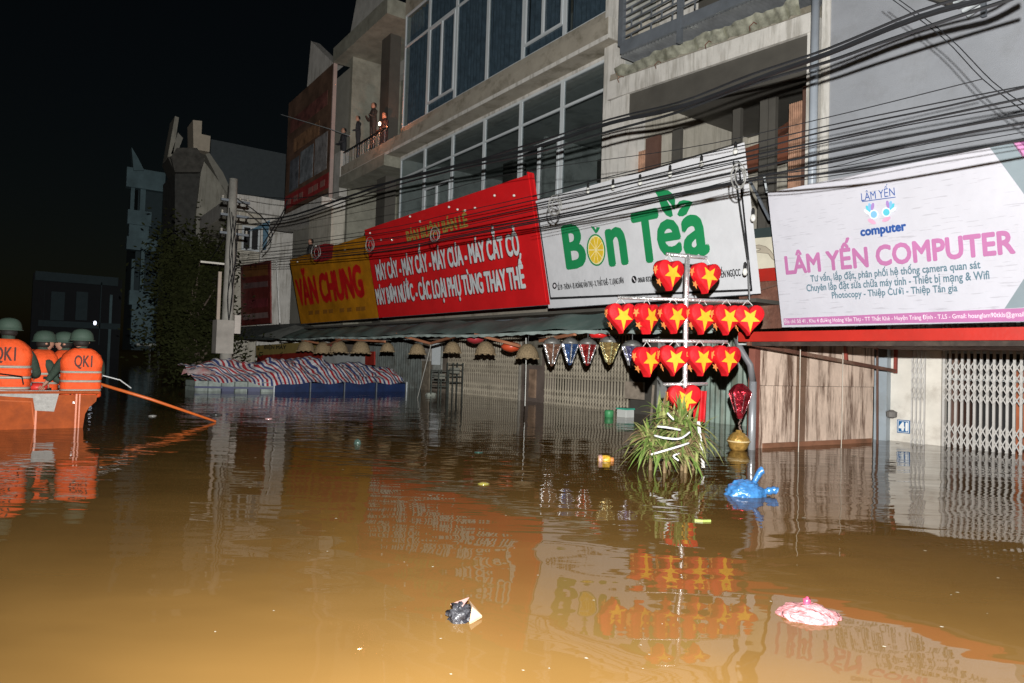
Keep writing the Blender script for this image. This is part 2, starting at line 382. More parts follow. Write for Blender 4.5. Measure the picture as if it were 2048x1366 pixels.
MB().box(-5.62, -5.5, 9.9, 13.4, 2, 8).build('inner_side_wall', cream, bb)
MB().box(-9.6, -5.5, 9.9, 13.4, 6.3, 6.4).build('room_ceiling', darkbrown, bb)
MB().bar((-9.55, 12.2, 5.3), (-5.6, 11.6, 5.3), .14, .5).build('timber_beam', mat('red_timber', (.2, .07, .04), .6, var=.4), bb)
MB().bar((-8.9, 13.0, 5.95), (-5.6, 10.6, 5.6), .12, .12).build('timber_beam', mat('red_timber', (.2, .07, .04)), bb)
MB().box(-9.5, -5.74, 10.0, 10.1, 2, 2.9).build('balcony_wall', darkbrown, bb)
MB().box(-9.98, -5.38, BY + .05, BY + .3, 1.9, 2.2).build('sill_beam', cream, bb)
# steel deck + railing above
zf = 6.88; DY0 = 9.02
q4([(1240, 108), (1492, 1), (1560, -28), (1560, -50), (1240, 84)], DY0, .06, steelblue, 'deck_beam')
g = MB()
def dk(u, v):
    x = -9.4 + 4.4 * u; return (x, DY0 + .06 + .9 * v, zf + .03 - .045 * (x + 9.4) + .03 * (1 if int(u * 110 + .01) % 2 else -1))
g.grid(dk, 110, 1); g.build('corrugated_deck', mat('deck_sheet', (.2, .21, .22), .4, metal=.4, var=.3), bb)
MB().box(-9.42, -9.3, DY0 - .005, DY0 + .08, zf + .2, 9.4).build('railing_post', steelblue, bb)
MB().box(-9.42, -4.9, DY0 - .003, DY0 + .06, 8.05, 8.15).build('top_rail', steelblue, bb)
rail_rows = [7.2, 7.33, 7.46, 7.59, 7.72, 7.85, 7.98]
for z in rail_rows:
    MB().box(-9.3, -4.9, DY0 + .01, DY0 + .035, z, z + .022).build('railing_rod', steelblue, bb)
for k, z in enumerate([7.08] + rail_rows[:-1]):
    for j in range(9):
        x = -9.1 + j * .5 + (.25 if k % 2 else 0)
        if x < -5: MB().box(x, x + .022, DY0 + .012, DY0 + .033, z + .022 if k else z, rail_rows[k]).build('railing_upright', steelblue, bb)
MB().box(-7.95, -7.88, DY0 - .02, DY0 + .07, 6.6, 9.4).build('railing_post', steelblue, bb)
MB().box(-9.95, -5.4, 10.6, 10.8, 6.8, 12).build('upper_wall', white_wall, bb)
MB().box(-8.75, -7.95, 10.52, 10.6, 6.9, 9.2).build('upper_door', darkbrown, bb)
MB().box(-9.95, -5.4, 10.0, 10.6, 6.79, 6.86).build('upper_floor', rawconc, bb)
# ground floor: green roller shutter, grey board, cabinet wall
g = MB(); x0, x1 = -8.25, -5.3
def rs(u, v):
    x = x0 + (x1 - x0) * u; return (x, 10.1 + (.03 if int(u * 52) % 2 else 0), -.4 + 2.2 * v)
g.grid(rs, 52, 1); g.build('corrugated_shutter', mat('green_shutter', (.2, .27, .23), .5, var=.3, scale=3, stain=.6, scol=(.13, .12, .08), streak=True), bb)
MB().box(-9.15, -8.25, 10.05, 10.15, -.4, 1.7).build('grey_board', mat('grey_board', (.3, .31, .3), .7, stain=.4), bb)
MB().box(-10.0, -9.2, 10.2, 10.3, -.4, 1.7).build('dark_doorway', darkbrown, bb)

# --- grey rendered building at the right
ba = thing('shop_house', 'tall plain grey rendered house behind the white computer shop sign', 'building', (-2, BY, 0))
MB().box(-5.37, 6, BY, BY + .4, 1.9, 15).build('wall', greywall, ba)
MB().box(-5.11, -4.93, 10.3, 10.42, -.5, 1.9).build('steel_column', mat('blue_grey_column', (.33, .38, .42), .5, stain=.4, scol=(.2, .18, .15)), ba)
MB().box(-4.93, -4.25, 10.42, 10.6, -.5, 1.9).build('white_pier', mat('stained_white_wall', (.66, .63, .57), .7, stain=.6, scol=(.34, .3, .25)), ba)
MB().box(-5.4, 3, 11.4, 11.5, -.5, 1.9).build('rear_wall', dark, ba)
MB().box(-4.4, 3, 10.9, 11.0, 1.33, 1.9).build('door_lintel', white_wall, ba)
MB().box(-4.4, 3, 10.84, 10.88, .92, .945).build('inner_rail', frame_w, ba)
MB().box(-4.4, 3, 10.84, 10.88, 1.3, 1.325).build('inner_rail', frame_w, ba)
MB().box(-3.62, -3.3, 11.1, 11.16, -.4, 1.1).build('inner_door', mat('orange_wood_door', (.35, .1, .04), .4, var=.3), ba)
MB().box(-4.35, -4.22, 10.9, 11.4, -.4, 1.33).build('door_jamb', brownwood, ba)
for k in range(5):
    a_, b_ = PY(1898 + k * 9, 2 + k * 9 - 6, BY - .35), PY(1958 + k * 3, -22 + k * 9 - 6, BY - .35)
    MB().bar(a_, b_, .035).build('balcony_slat', frame_w, ba)
MB().bar(PY(1966, -20, BY - .35), PY(1968, 32, BY - .35), .05).build('balcony_post', steelblue, ba)
MB().bar(PY(1855, -12, BY - .3), PY(1905, 4, BY - .3), .1).build('balcony_beam', darkbrown, ba)

# --- downpipes
dp = thing('downpipe', 'tall grey plastic drainpipe between the brown room and the grey rendered wall', 'drainpipe', (-5.56, BY - .1, 2))
MB().tube([(-5.56, BY - .1, 2), (-5.56, BY - .1, 6.75)], .06, 12).build('pipe', mat('pvc_pipe', (.36, .4, .45), .35), dp, smooth=True)
for z in (3.2, 5.4): MB().tube([(-5.56, BY - .1, z), (-5.56, BY - .1, z + .05)], .07, 12).build('bracket_ring', steelblue, dp)

# --- balcony house (people) left of the long block
dimw = mat('weathered_olive_wall', (.25, .245, .2), .85, var=.25, stain=.5, scol=(.12, .11, .08)); dimw2 = mat('weathered_white_wall', (.42, .41, .38), .85, var=.2, stain=.4, scol=(.2, .19, .15))
bd = thing('shop_house', 'dark house with crowded balcony, gabled roof and slab canopy left of the curtained windows', 'building', (-23, 10, 0))
MB().box(-24.3, -20.42, 9.28, 11.6, 7.22, 7.6).build('balcony_slab', dimw, bd)
MB().box(-24.2, -20.42, 11.6, 11.8, 2, 12.3).build('wall', mat('olive_plaster', (.24, .24, .19), .85, var=.2), bd)
MB().box(-24.4, -24.2, 9.6, 11.8, 2, 12.3).build('side_wall', dimw, bd)
MB().box(-24.9, -24.3, 9.3, 9.6, 6.9, 8.6).build('white_post', dimw2, bd)
MB().box(-22.3, -21.6, 9.9, 10.3, 2, 12.3).build('column', darkbrown, bd)
MB().box(-25.2, -20.42, 9.2, 11.8, 12.2, 12.75).build('canopy_slab', dimw, bd)
MB().box(-24.4, -22.4, 11.2, 11.5, 11.7, 12.2).build('canopy_beam', dimw2, bd)
MB().box(-24.2, -20.42, 10.6, 11.6, 4.3, 4.6).build('lower_slab', dimw, bd)
MB().box(-24.2, -20.42, 10.2, 10.4, 2, 5.4).build('lower_wall', dimw, bd)
g = MB(); g.prism([PY(715, 0, 9.9) + Vector((.1, 0, .5)), PY(696, 92, 9.9), PY(778, 18, 9.9), PY(765, -10, 9.9) + Vector((0, 0, 1)), PY(735, -90, 9.9)], (0, .4, 0))
g.build('gable_wall', dimw2, bd)
MB().box(-21.3, -20.5, 11.5, 11.56, 7.6, 11).build('balcony_door', glz, bd)
for k in range(26):
    x = -24.2 + k * .146
    b_ = MB(); b_.tube([(x, 9.4, 7.6), (x, 9.4, 8.5)], .012, 5); b_.lathe((x, 9.4, 8.0), [(.012, -.05), (.03, 0), (.012, .05)], 6)
    b_.build('railing_baluster', black if k % 3 else steelblue, bd)
MB().box(-24.25, -20.45, 9.37, 9.43, 8.5, 8.54).build('hand_rail', black, bd)

# --- hoarding on the next facade
be = thing('shop_house', 'dark house carrying the tall upright poster, small white gable on top', 'building', (-28, 10, 0))
MB().box(-31.4, -24.95, 9.9, 16, 2, 12.2).build('wall', mat('drab_wall', (.3, .29, .25), .85), be)  # wall in one dull grey-buff base colour
g = MB(); g.prism([PY(622, 82, 9.9), PY(614, 174, 9.9), PY(668, 127, 9.9)], (0, .4, 0)); g.build('gable_wall', white_wall, be)
MB().box(-31.6, -25, 8.9, 9.9, 6.6, 6.95).build('canopy_slab', white_wall, be)
MB().box(-27.5, -25, 9.3, 9.9, 5.0, 6.6).build('bay_front', cream, be)
hd = thing('billboard', 'tall upright brown and red poster board above the white canopy', 'billboard', (-28.3, 9.4, 7.35))
MB().box(-31.2, -25.6, 9.4, 9.5, 7.35, 12.4).build('panel', mat('faded_brown_print', (.13, .075, .05), .6, var=.5, scale=1.2), hd)
MB().box(-31.2, -25.7, 9.388, 9.398, 7.5, 8.1).build('red_band', mat('faded_red_print', (.3, .03, .03), .6, var=.3), hd)
for k, (a, b_, z0, z1, cl) in enumerate(((-30.6, -29.4, 8.2, 9.6, (.12, .13, .15)), (-29.2, -27.6, 8.3, 9.7, (.2, .22, .24)), (-27.4, -26, 8.3, 9.8, (.24, .23, .23)), (-30.8, -26.2, 10.9, 11.5, (.16, .06, .05)), (-30.2, -27, 9.9, 10.5, (.24, .13, .07)))):
    MB().box(a, b_, 9.386, 9.396, z0, z1).build('picture_panel', mat('print_patch_%d' % k, cl, .6, var=.6, scale=2.5), hd)
MB().box(-25.6, -25.52, 9.36, 9.5, 6.9, 12.6).build('edge_pole', mat('pole_pink', (.4, .3, .27), .5), hd)
for x_ in (-30.8, -29.9, -29.2, -28, -27.4, -26.6):
    MB().box(x_, x_ + .5, 9.38, 9.387, 7.65, 7.9).build('print_block', mat('pale_print', (.3, .14, .12)), hd)

# --- white building across the bend (wall faces the camera)
XF = -36.0
bf = thing('shop_house', 'pale low house with flat parapet behind the utility pole', 'building', (XF, 10, 0))
a = PX(468, 386, XF); b_ = PX(468, 418, XF)
MB().box(XF - 8, XF, a.y, 20, b_.z, a.z).build('parapet', white_wall, bf)
MB().box(XF - 8, XF - .5, a.y + .1, 20, 0, b_.z).build('wall', cream, bf)
p = PX(527, 425, XF)
MB().box(XF - 8, XF - .3, p.y, 20, 0, b_.z - .02).build('white_wall', white_wall, bf)
q0, q1 = PX(482, 500, XF - .5), PX(520, 455, XF - .5)
wn = MB().box(XF - .5, XF - .44, q0.y, q1.y, q0.z, q1.z).build('window', frame_w, bf)
MB().box(XF - .45, XF - .43, q0.y + .1, (q0.y + q1.y) / 2 - .05, q0.z + .1, q1.z - .1).build('pane', black, wn)
MB().box(XF - .45, XF - .43, (q0.y + q1.y) / 2 + .05, q1.y - .1, q0.z + .1, q1.z - .1).build('pane', black, wn)
MB().prism([PX(497, 462, XF - .2), PX(540, 440, XF - .2), PX(532, 500, XF - .2), PX(526, 500, XF - .2), PX(527, 456, XF - .2)], (-.2, 0, 0)).build('blue_awning_frame', mat('blue_steel', (.1, .2, .28)), bf)

# --- gabled house far left
XG = -52.0
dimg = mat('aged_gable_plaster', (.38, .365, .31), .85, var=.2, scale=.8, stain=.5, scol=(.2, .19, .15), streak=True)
bgh = thing('gabled_house', 'distant pale house with steep gable roof and chimney tower left of the pole', 'house', (XG, 8, 0))
def gp(*pts): return [PX(x, y, XG) for x, y in pts]
MB().prism(gp((406, 320), (392, 432), (440, 436), (458, 392), (445, 372)), (-3, 0, 0)).build('gable_wall', dimg, bgh)
MB().prism(gp((411, 308), (419, 306), (446, 345), (470, 398), (456, 398)), (-3, 0, 0)).build('roof_slope', mat('roof_concrete', (.3, .29, .25), .8), bgh)
MB().prism(gp((404, 318), (408, 318), (397, 430), (391, 432)), (.15, 0, 0)).build('gable_trim', dimg, bgh)
MB().prism(gp((386, 240), (404, 242), (403, 268), (421, 272), (419, 304), (387, 298)), (-2, 0, 0)).build('tower', mat('warm_plaster', (.55, .48, .38), .85), bgh)
MB().prism(gp((350, 232), (358, 235), (346, 312), (335, 314)), (-2, 0, 0)).build('side_gable', dimg, bgh)
MB().prism(gp((356, 265), (366, 276), (354, 308), (342, 308)), (-2.3, 0, 0)).build('side_gable_wall', mat('roof_concrete', (.3, .29, .25)), bgh)
MB().prism(gp((336, 315), (388, 300), (410, 310), (400, 345), (350, 345)), (-2.6, 0, 0)).build('lower_roof', darkbrown, bgh)
MB().prism(gp((392, 436), (470, 436), (470, 520), (392, 520)), (-6, 0, 0)).build('wall', mat('drab_wall', (.3, .29, .25)), bgh)  # same dull grey-buff colour as the poster house wall
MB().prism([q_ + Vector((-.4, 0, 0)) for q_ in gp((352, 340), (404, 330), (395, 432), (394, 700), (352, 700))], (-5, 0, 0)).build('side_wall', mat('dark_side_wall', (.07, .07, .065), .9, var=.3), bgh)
MB().prism([q_ + Vector((.35, 0, 0)) for q_ in gp((340, 316), (352, 298), (392, 298), (407, 322), (400, 346), (348, 346))], (-.3, 0, 0)).build('roof_block', mat('dark_roof', (.09, .085, .075), .9, var=.4), bgh)
MB().prism(gp((404, 437), (438, 441), (436, 450), (404, 446)), (.6, 0, 0)).build('eave', dimg, bgh)

# --- teal tower house
XH = -62.0
bh = thing('narrow_tower_house', 'narrow dim teal house with column porches stacked on each floor at far left', 'house', (XH, 3, 0))
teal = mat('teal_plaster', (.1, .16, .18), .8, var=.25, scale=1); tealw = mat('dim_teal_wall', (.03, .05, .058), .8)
def hp(x0, y0, x1, y1, d, m, nm):
    a, b_ = PX(x0, y1, XH), PX(x1, y0, XH)
    MB().box(XH - 6 if d < 0 else XH, XH + max(d, 0), a.y, b_.y, a.z, b_.z).build(nm, m, bh)
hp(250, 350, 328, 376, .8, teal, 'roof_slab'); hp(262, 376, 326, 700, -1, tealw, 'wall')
MB().prism([PX(260, 300, XH), PX(272, 320, XH), (PX(285, 346, XH)), PX(264, 346, XH)], (1, 0, 0)).build('roof_horn', teal, bh)
for (x0, x1, y0, y1) in ((258, 268, 378, 428), (277, 290, 376, 428), (259, 268, 520, 585), (277, 288, 500, 585)): hp(x0, y0, x1, y1, .6, teal, 'column')
hp(252, 428, 300, 450, .9, teal, 'balcony'); hp(255, 450, 296, 482, .7, teal, 'balcony'); hp(250, 482, 312, 500, .9, teal, 'balcony')
hp(255, 585, 305, 610, 1.0, teal, 'balcony'); hp(258, 610, 306, 688, .8, teal, 'ground_floor_wall')
for x in (295, 313):
    hp(x, 690, x + 3, 745, 1.0, mat('white_post_paint', (.4, .42, .4)), 'gate_post')
hp(270, 688, 315, 691, 1.0, mat('white_post_paint', (.4, .42, .4)), 'gate_beam')
bk = thing('dark_house', 'barely visible dark house at the far left edge of the street', 'house', (-75, -8, 0))
a_, b_ = PX(60, 690, -75), PX(245, 560, -75)
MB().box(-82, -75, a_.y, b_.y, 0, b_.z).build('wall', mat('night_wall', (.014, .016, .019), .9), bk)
a_, b_ = PX(215, 690, -74.9), PX(225, 590, -74.9); MB().box(-75, -74.7, a_.y, b_.y, 0, b_.z).build('post', teal, bk)
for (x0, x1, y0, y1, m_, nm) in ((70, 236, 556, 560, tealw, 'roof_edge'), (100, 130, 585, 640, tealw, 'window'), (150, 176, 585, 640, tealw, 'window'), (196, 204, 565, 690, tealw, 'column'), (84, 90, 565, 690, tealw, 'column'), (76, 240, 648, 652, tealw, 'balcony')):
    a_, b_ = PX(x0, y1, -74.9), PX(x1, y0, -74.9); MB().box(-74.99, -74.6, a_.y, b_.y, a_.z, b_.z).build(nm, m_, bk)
p = PX(190, 646, -60)
lmp = tag(MB().lathe(p, [(.04, -.15), (.09, -.1), (.09, .1), (.04, .15)], 10).build('street_lamp', mat('cold_lamp', (.8, .85, 1), emit=2.5)), 'tiny cold white lamp glowing above the rescue boat', 'lamp')
be2 = thing('dark_building', 'faint blue grey flat roofed building behind the gabled house', 'building', (-70, 30, 0))
a_, b_ = PX(420, 330, -70), PX(590, 265, -70)
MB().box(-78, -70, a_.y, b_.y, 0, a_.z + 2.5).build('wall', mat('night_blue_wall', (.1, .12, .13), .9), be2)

# ================================================================== SIGNS
K = .22
class Pl:
    def __init__(s, yb, zb=1.5, k=K): s.n = Vector((0, 1, k)); s.p = Vector((0, yb, zb)); s.up = Vector((0, -k, 1)).normalized(); s.out = -s.n.normalized()
    def hit(s, x, y, o=0.):
        d = ray(x, y); return EYE + d * ((s.p + s.out * o - EYE).dot(s.n) / d.dot(s.n))
    def text(s, t, bl, br, tl, m, parent, o=.012, **k):
        A, B, T = s.hit(*bl, o), s.hit(*br, o), s.hit(*tl, o); z = (A.z + B.z) / 2
        # keep the row level along the board
        A = A + s.up * ((z - A.z) / s.up.z); B = B + s.up * ((z - B.z) / s.up.z)
        return lettering(t, A, B, s.up, max(.02, (T - A).dot(s.up)), m, parent, proud=0, **k)
    def shape(s, pts, m, parent, name, o=.008, th=.003):
        return MB().prism([s.hit(x, y, o) for x, y in pts], s.out * -th).build(name, m, parent)
def banner(pl, x0, x1, z0, z1, m, parent, wav=.012, name='banner', th=.05, nx=40, nz=14, seed=0.):
    b = MB()
    def f(u, v):
        z = z0 + (z1 - z0) * v; x = x0 + (x1 - x0) * u
        e = min(1, 6 * min(u, 1 - u, v, 1 - v))
        d = wav * e * (math.sin(x * 1.7 + z * 2 + seed) + .6 * math.sin(x * 3.1 - z * 2.6 + seed) + .3 * math.sin(x * 7 + z * 5)) * .5 - wav
        return Vector((x, pl.p.y - pl.n.z * (z - pl.p.z), z)) + pl.out * d
    b.grid(f, nx, nz); o = b.build(name, m, parent, smooth=True)
    g = MB(); up = pl.up
    for z in (z0, z1 - .04):
        g.quadbox((x0 + .1, pl.p.y - pl.n.z * (z - pl.p.z) + .06, z), (x1 - x0 - .3, 0, 0), (0, .04, 0), (0, 0, .04))
    for i in range(6):
        x = x0 + .1 + (x1 - x0 - .35) * i / 5
        g.bar((x + .02, pl.p.y - pl.n.z * (z0 - pl.p.z) + .08, z0), (x + .02, pl.p.y - pl.n.z * (z1 - pl.p.z) + .08, z1), .035)
    g.build('back_frame', steelblue, parent)
    return o
SP = Pl(7.95)
def zmean(pl, *pts): return sum(pl.hit(*p).z for p in pts) / len(pts)
def xmean(pl, *pts): return sum(pl.hit(*p).x for p in pts) / len(pts)
vinyl = mat('white_vinyl', (.62, .63, .66), .55, var=.05, scale=3, bump=.7, bscale=3.2, spec=.3)
def cracked():
    m = mat('cracked_white_vinyl', (.53, .53, .585), .5, var=.04, bump=.3, bscale=6, spec=.3); n = m.node_tree; L = n.links; b = n.nodes['Principled BSDF']
    tc = n.nodes.new('ShaderNodeTexCoord'); mp = n.nodes.new('ShaderNodeMapping'); mp.inputs['Scale'].default_value = (2.6, 1, 40); mp.inputs['Rotation'].default_value = (0, R(4), 0); L.new(tc.outputs['Object'], mp.inputs[0])
    q = n.nodes.new('ShaderNodeTexNoise'); q.inputs['Scale'].default_value = 1.6; q.inputs['Detail'].default_value = 3; L.new(mp.outputs[0], q.inputs['Vector'])
    r = n.nodes.new('ShaderNodeValToRGB'); e = r.color_ramp.elements; e[0].position = .63; e[0].color = (0, 0, 0, 1); e[1].position = .66; e[1].color = (.32, .32, .32, 1)
    L.new(q.outputs['Fac'], r.inputs[0]); src = b.inputs['Base Color'].links[0].from_socket
    x = n.nodes.new('ShaderNodeMix'); x.data_type = 'RGBA'; L.new(r.outputs[0], x.inputs[0]); L.new(src, x.inputs[6]); x.inputs[7].default_value = (.22, .21, .24, 1); L.new(x.outputs[2], b.inputs['Base Color'])
    return m
# ---- computer shop
LP = Pl(7.85)
lz0, lz1 = zmean(LP, (1565, 655), (2048, 643)), zmean(LP, (1533, 385), (2048, 282))
lx0 = xmean(LP, (1533, 385), (1565, 655))
ls = thing('shop_sign', 'white and purple computer shop sign above the red beam', 'sign', (lx0, 7.85, lz0))
lx1 = lx0 + 4.35
banner(LP, lx0, lx1, lz0, lz1, cracked(), ls, wav=.008)
purp = mat('mauve_print', (.44, .16, .34), .5, var=.08); slate = mat('slate_print', (.11, .19, .24), .5); blue = mat('navy_print', (.02, .08, .3), .5)
greyp = mat('grey_print', (.22, .27, .3), .5, var=.1); wprint = mat('white_print', (.75, .72, .76), .5)
LP.shape([(1567, 637), (2130, 612.5), (2130, 641), (1568, 650)], purp, ls, 'bottom_strip')
LP.shape([(1979, 294), (2200, 240), (2200, 640), (2048, 557), (2160, 500), (2048, 388)], greyp, ls, 'grey_corner') if False else None
LP.shape([(1979, 294), (2026, 284), (2200, 480), (2130, 480), (2048, 388)], greyp, ls, 'grey_band')
LP.shape([(2130, 480), (2200, 480), (2060, 614), (2009, 617), (2048, 557)], greyp, ls, 'grey_band')
LP.shape([(2024, 285), (2037, 282), (2200, 440), (2200, 470), (2048, 318)], mat('pink_print', (.6, .25, .48), .5), ls, 'pink_band')
LP.shape([(2037, 282), (2160, 254), (2200, 440)], mat('plum_print', (.3, .1, .25), .5), ls, 'plum_corner')
LP.text('LÂM YẾN COMPUTER', (1573, 547), (2029.5, 506), (1570, 514), purp, ls, bold=.035)
LP.text('Tư vấn, lắp đặt, phân phối hệ thống camera quan sát', (1621.5, 563), (1961, 536.8), (1621, 551), slate, ls, bold=.02)
LP.text('Chuyên lắp đặt sửa chữa máy tính - Thiết bị mạng & Wifi', (1613.8, 582), (1979, 558.5), (1613, 569.5), slate, ls, bold=.02)
LP.text('Photocopy - Thiệp Cưới - Thiệp Tân gia', (1664.5, 596), (1915, 583), (1664, 584.5), slate, ls, bold=.02)
LP.text('Địa chỉ: Số 41 , Khu 4 đường Hoàng Văn Thụ - TT Thất Khê - Huyện Tràng Định - T.LS - Gmail: hoanglam90tkls@gmail.com', (1569, 647), (2046, 632.5), (1569, 639.5), wprint, ls, o=.016, ref='Địa chỉ: Số 41 , Khu 4 đường Hoàng Văn Thụ - TT Thất Khê - Huyện Tràng Định - T.LS - Gmail: hoanglam90tkls@gmai')
LP.text('LÂM YẾN', (1723, 401), (1790, 392), (1722, 387), blue, ls, bold=.0)
LP.shape([(1724, 402.5), (1791, 393.5), (1791, 395), (1724, 404)], blue, ls, 'underline')
LP.text('computer', (1722, 470.8), (1812, 461), (1721, 461), blue, ls, bold=.045, hc='x')
def disc(pl, cx, cy, rx, ry, m, parent, nm, o=.012, rot=0, n=18):
    pts = []
    for i in range(n):
        t = 2 * math.pi * i / n; x, y = rx * math.cos(t), ry * math.sin(t)
        pts.append((cx + x * math.cos(rot) - y * math.sin(rot), cy + x * math.sin(rot) + y * math.cos(rot)))
    return pl.shape(pts, m, parent, nm, o)
cy1 = mat('cyan_print', (.1, .5, .62), .5); lb = mat('pale_blue_print', (.2, .45, .7), .5); vio = mat('violet_print', (.35, .22, .5), .5); pk = mat('rose_print', (.65, .35, .5), .5); pale = mat('pale_emblem_print', (.7, .78, .85), .5)
for cx, cy, d in ((1747.5, 429, -1), (1772.5, 424.5, 1)):
    disc(LP, cx, cy, 9, 9.5, pale, ls, 'emblem_halo', .011); disc(LP, cx, cy, 6.5, 7, cy1 if d > 0 else lb, ls, 'emblem_disc', .016)
    for k, (ox, oy, rr, m_) in enumerate(((13, -14, .5, cy1), (9, -19, .15, lb), (3, -20, -.2, vio), (15, -6, .9, pale))):
        disc(LP, cx + d * ox * .9, cy + oy * .8, 3.2, 7.5, m_, ls, 'emblem_petal', .014 + k * .001, rot=d * rr)
    disc(LP, cx + d * 2 - 2, cy + 14, 9, 4, pk, ls, 'emblem_petal', .013, rot=-d * .5 + .05)
# ---- lemon tea shop
bz0, bz1 = zmean(SP, (1095, 610), (1520, 597)), zmean(SP, (1065, 398), (1490, 292))
bx0, bx1 = xmean(SP, (1065, 398), (1095, 610)), xmean(SP, (1490, 292), (1520, 597))
ts = thing('shop_sign', 'white tea shop banner with green lettering and lemon slice', 'sign', (bx0, 7.95, bz0))
banner(SP, bx0, bx1, bz0, bz1, vinyl, ts, wav=.014, seed=2)
blk = mat('black_print', (.02, .02, .022), .5); grn = mat('green_print', (.015, .24, .085), .45, var=.08); yel = mat('lemon_print', (.72, .5, .04), .5); lemw = mat('pale_lemon_print', (.8, .72, .4), .5)
def line(pl, a, b_, wpx, m, parent, nm, o=.01):
    dx, dy = b_[0] - a[0], b_[1] - a[1]; l = math.hypot(dx, dy); nx, ny = -dy / l * wpx / 2, dx / l * wpx / 2
    return pl.shape([(a[0] + nx, a[1] + ny), (b_[0] + nx, b_[1] + ny), (b_[0] - nx, b_[1] - ny), (a[0] - nx, a[1] - ny)], m, parent, nm, o)
line(SP, (1073, 407), (1101, 598), 2, blk, ts, 'border_line'); line(SP, (1101, 597), (1504, 580), 4.5, blk, ts, 'border_line')
line(SP, (1503, 582), (1477, 322), 3.5, blk, ts, 'border_line'); line(SP, (1073, 408), (1477, 322), 2, blk, ts, 'border_line')
SP.text('B', (1135.4, 535.4), (1172, 531.8), (1126.5, 455), grn, ts, bold=(.04,.03))
SP.text('n', (1221, 528.5), (1254, 526), (1214, 463), grn, ts, bold=(.04,.03), hc='x')
SP.text('T', (1275.7, 523.5), (1324.4, 519.3), (1264, 430), grn, ts, bold=(.04,.03))
SP.text('e', (1321, 511), (1362.8, 506.5), (1315.5, 447), grn, ts, bold=(.03,.028), hc='x')
SP.text('a', (1372, 509.5), (1417, 505.5), (1364, 438.5), grn, ts, bold=(.03,.028), hc='x')
disc(SP, 1192, 500, 18.5, 32, grn, ts, 'lemon_rim', .010, rot=-.08, n=30); disc(SP, 1192, 500, 16, 29, lemw, ts, 'lemon_pith', .013, rot=-.08, n=30)
for k in range(10):
    a0, a1 = 2 * math.pi * (k + .06) / 10, 2 * math.pi * (k + .94) / 10
    pts = [(1192 + 1.6 * math.cos((a0 + a1) / 2), 500 + 3 * math.sin((a0 + a1) / 2))] + [(1192 + 14.5 * math.cos(t), 500 + 26.5 * math.sin(t)) for t in (a0, a0 * .66 + a1 * .34, a0 * .34 + a1 * .66, a1)]
    SP.shape(pts, yel, ts, 'lemon_segment', .017)
SP.shape([(1190.5, 466), (1183, 455), (1182, 452), (1188, 454), (1191.5, 460), (1193, 454), (1200, 455), (1196, 463), (1192, 467)], grn, ts, 'small_leaf')
def leafs(pts): return [(1040 + x / 3.594, 280 + y / 3.594) for x, y in pts]
SP.shape(leafs([(960, 360), (1010, 355), (1065, 362), (1100, 390), (1114, 430), (1112, 500), (1100, 490), (1085, 460), (1055, 425), (1048, 425), (1075, 470), (1092, 510), (1098, 545), (1080, 555), (1050, 540), (1020, 500), (1000, 440), (985, 395)]), grn, ts, 'leaf')
SP.shape(leafs([(1240, 446), (1215, 437), (1175, 431), (1145, 440), (1130, 462), (1126, 495), (1140, 480), (1165, 468), (1195, 462), (1170, 478), (1145, 500), (1130, 535), (1145, 549), (1170, 548), (1195, 535), (1215, 495)]), grn, ts, 'leaf')
SP.text('SỐ 39 - THÔN 4 - Đ. HOÀNG VĂN THỤ - X. THẤT KHÊ - T. LẠNG SƠN', (1115.7, 578), (1248, 569), (1115, 570), blk, ts, bold=(.04,.015))
SP.text('0868 832 00', (1276.5, 565), (1312, 561.5), (1276, 555.5), blk, ts, bold=(.04,.02))
SP.text('YẾN NGỌCC', (1438, 555.5), (1481.5, 551.5), (1437, 542.5), blk, ts, bold=(.04,.02))
disc(SP, 1109, 571.5, 4.2, 6.5, blk, ts, 'icon_disc'); disc(SP, 1109, 571.5, 2, 3.5, wprint, ts, 'icon_mark', .016)
disc(SP, 1268, 559, 5, 7.5, blk, ts, 'icon_disc'); line(SP, (1265.5, 555), (1270.5, 563), 1.8, wprint, ts, 'icon_mark', .018)
# ---- red machinery sign
rz0, rz1 = zmean(SP, (745, 640), (1090, 605)), zmean(SP, (740, 450), (1072, 352))
rx0, rx1 = xmean(SP, (745, 640), (740, 450)), xmean(SP, (1072, 352), (1090, 605))
rs_ = thing('shop_sign', 'long red farm machinery sign with two rows of white letters', 'sign', (rx0, 7.95, rz0))
redv = mat('red_vinyl', (.62, .012, .015), .45, var=.12, scale=1.5, bump=.4, bscale=4)
banner(SP, rx0, rx1, rz0, rz1, redv, rs_, wav=.012, seed=1)
MB().quadbox(SP.hit(1090, 605) + Vector((.004, 0, 0)), (.03, 0, 0), (0, .14, 0), SP.up * ((rz1 - rz0) / SP.up.z)).build('end_board', redv, rs_)
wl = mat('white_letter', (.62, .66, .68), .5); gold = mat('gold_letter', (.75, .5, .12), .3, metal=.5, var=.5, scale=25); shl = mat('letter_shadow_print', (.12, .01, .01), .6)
for (t, bl, br, tl) in (('MÁY CÀY - MÁY CẤY - MÁY CƯA - MÁY CẮT CỎ', (755.3, 558.5), (1040, 510), (755, 530)),
                        ('MÁY BƠM NƯỚC - CÁC LOẠI PHỤ TÙNG THAY THẾ', (755.3, 607.5), (1051.5, 576), (755, 579))):
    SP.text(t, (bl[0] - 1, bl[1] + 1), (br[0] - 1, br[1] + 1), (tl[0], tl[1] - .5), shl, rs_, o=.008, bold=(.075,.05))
    SP.text(t, bl, br, tl, wl, rs_, o=.03, bold=(.052,.034))
SP.text('BÁN BUÔN BÁN LẺ', (815, 483), (936, 453), (815, 463), gold, rs_, o=.03, bold=(.05,.03))
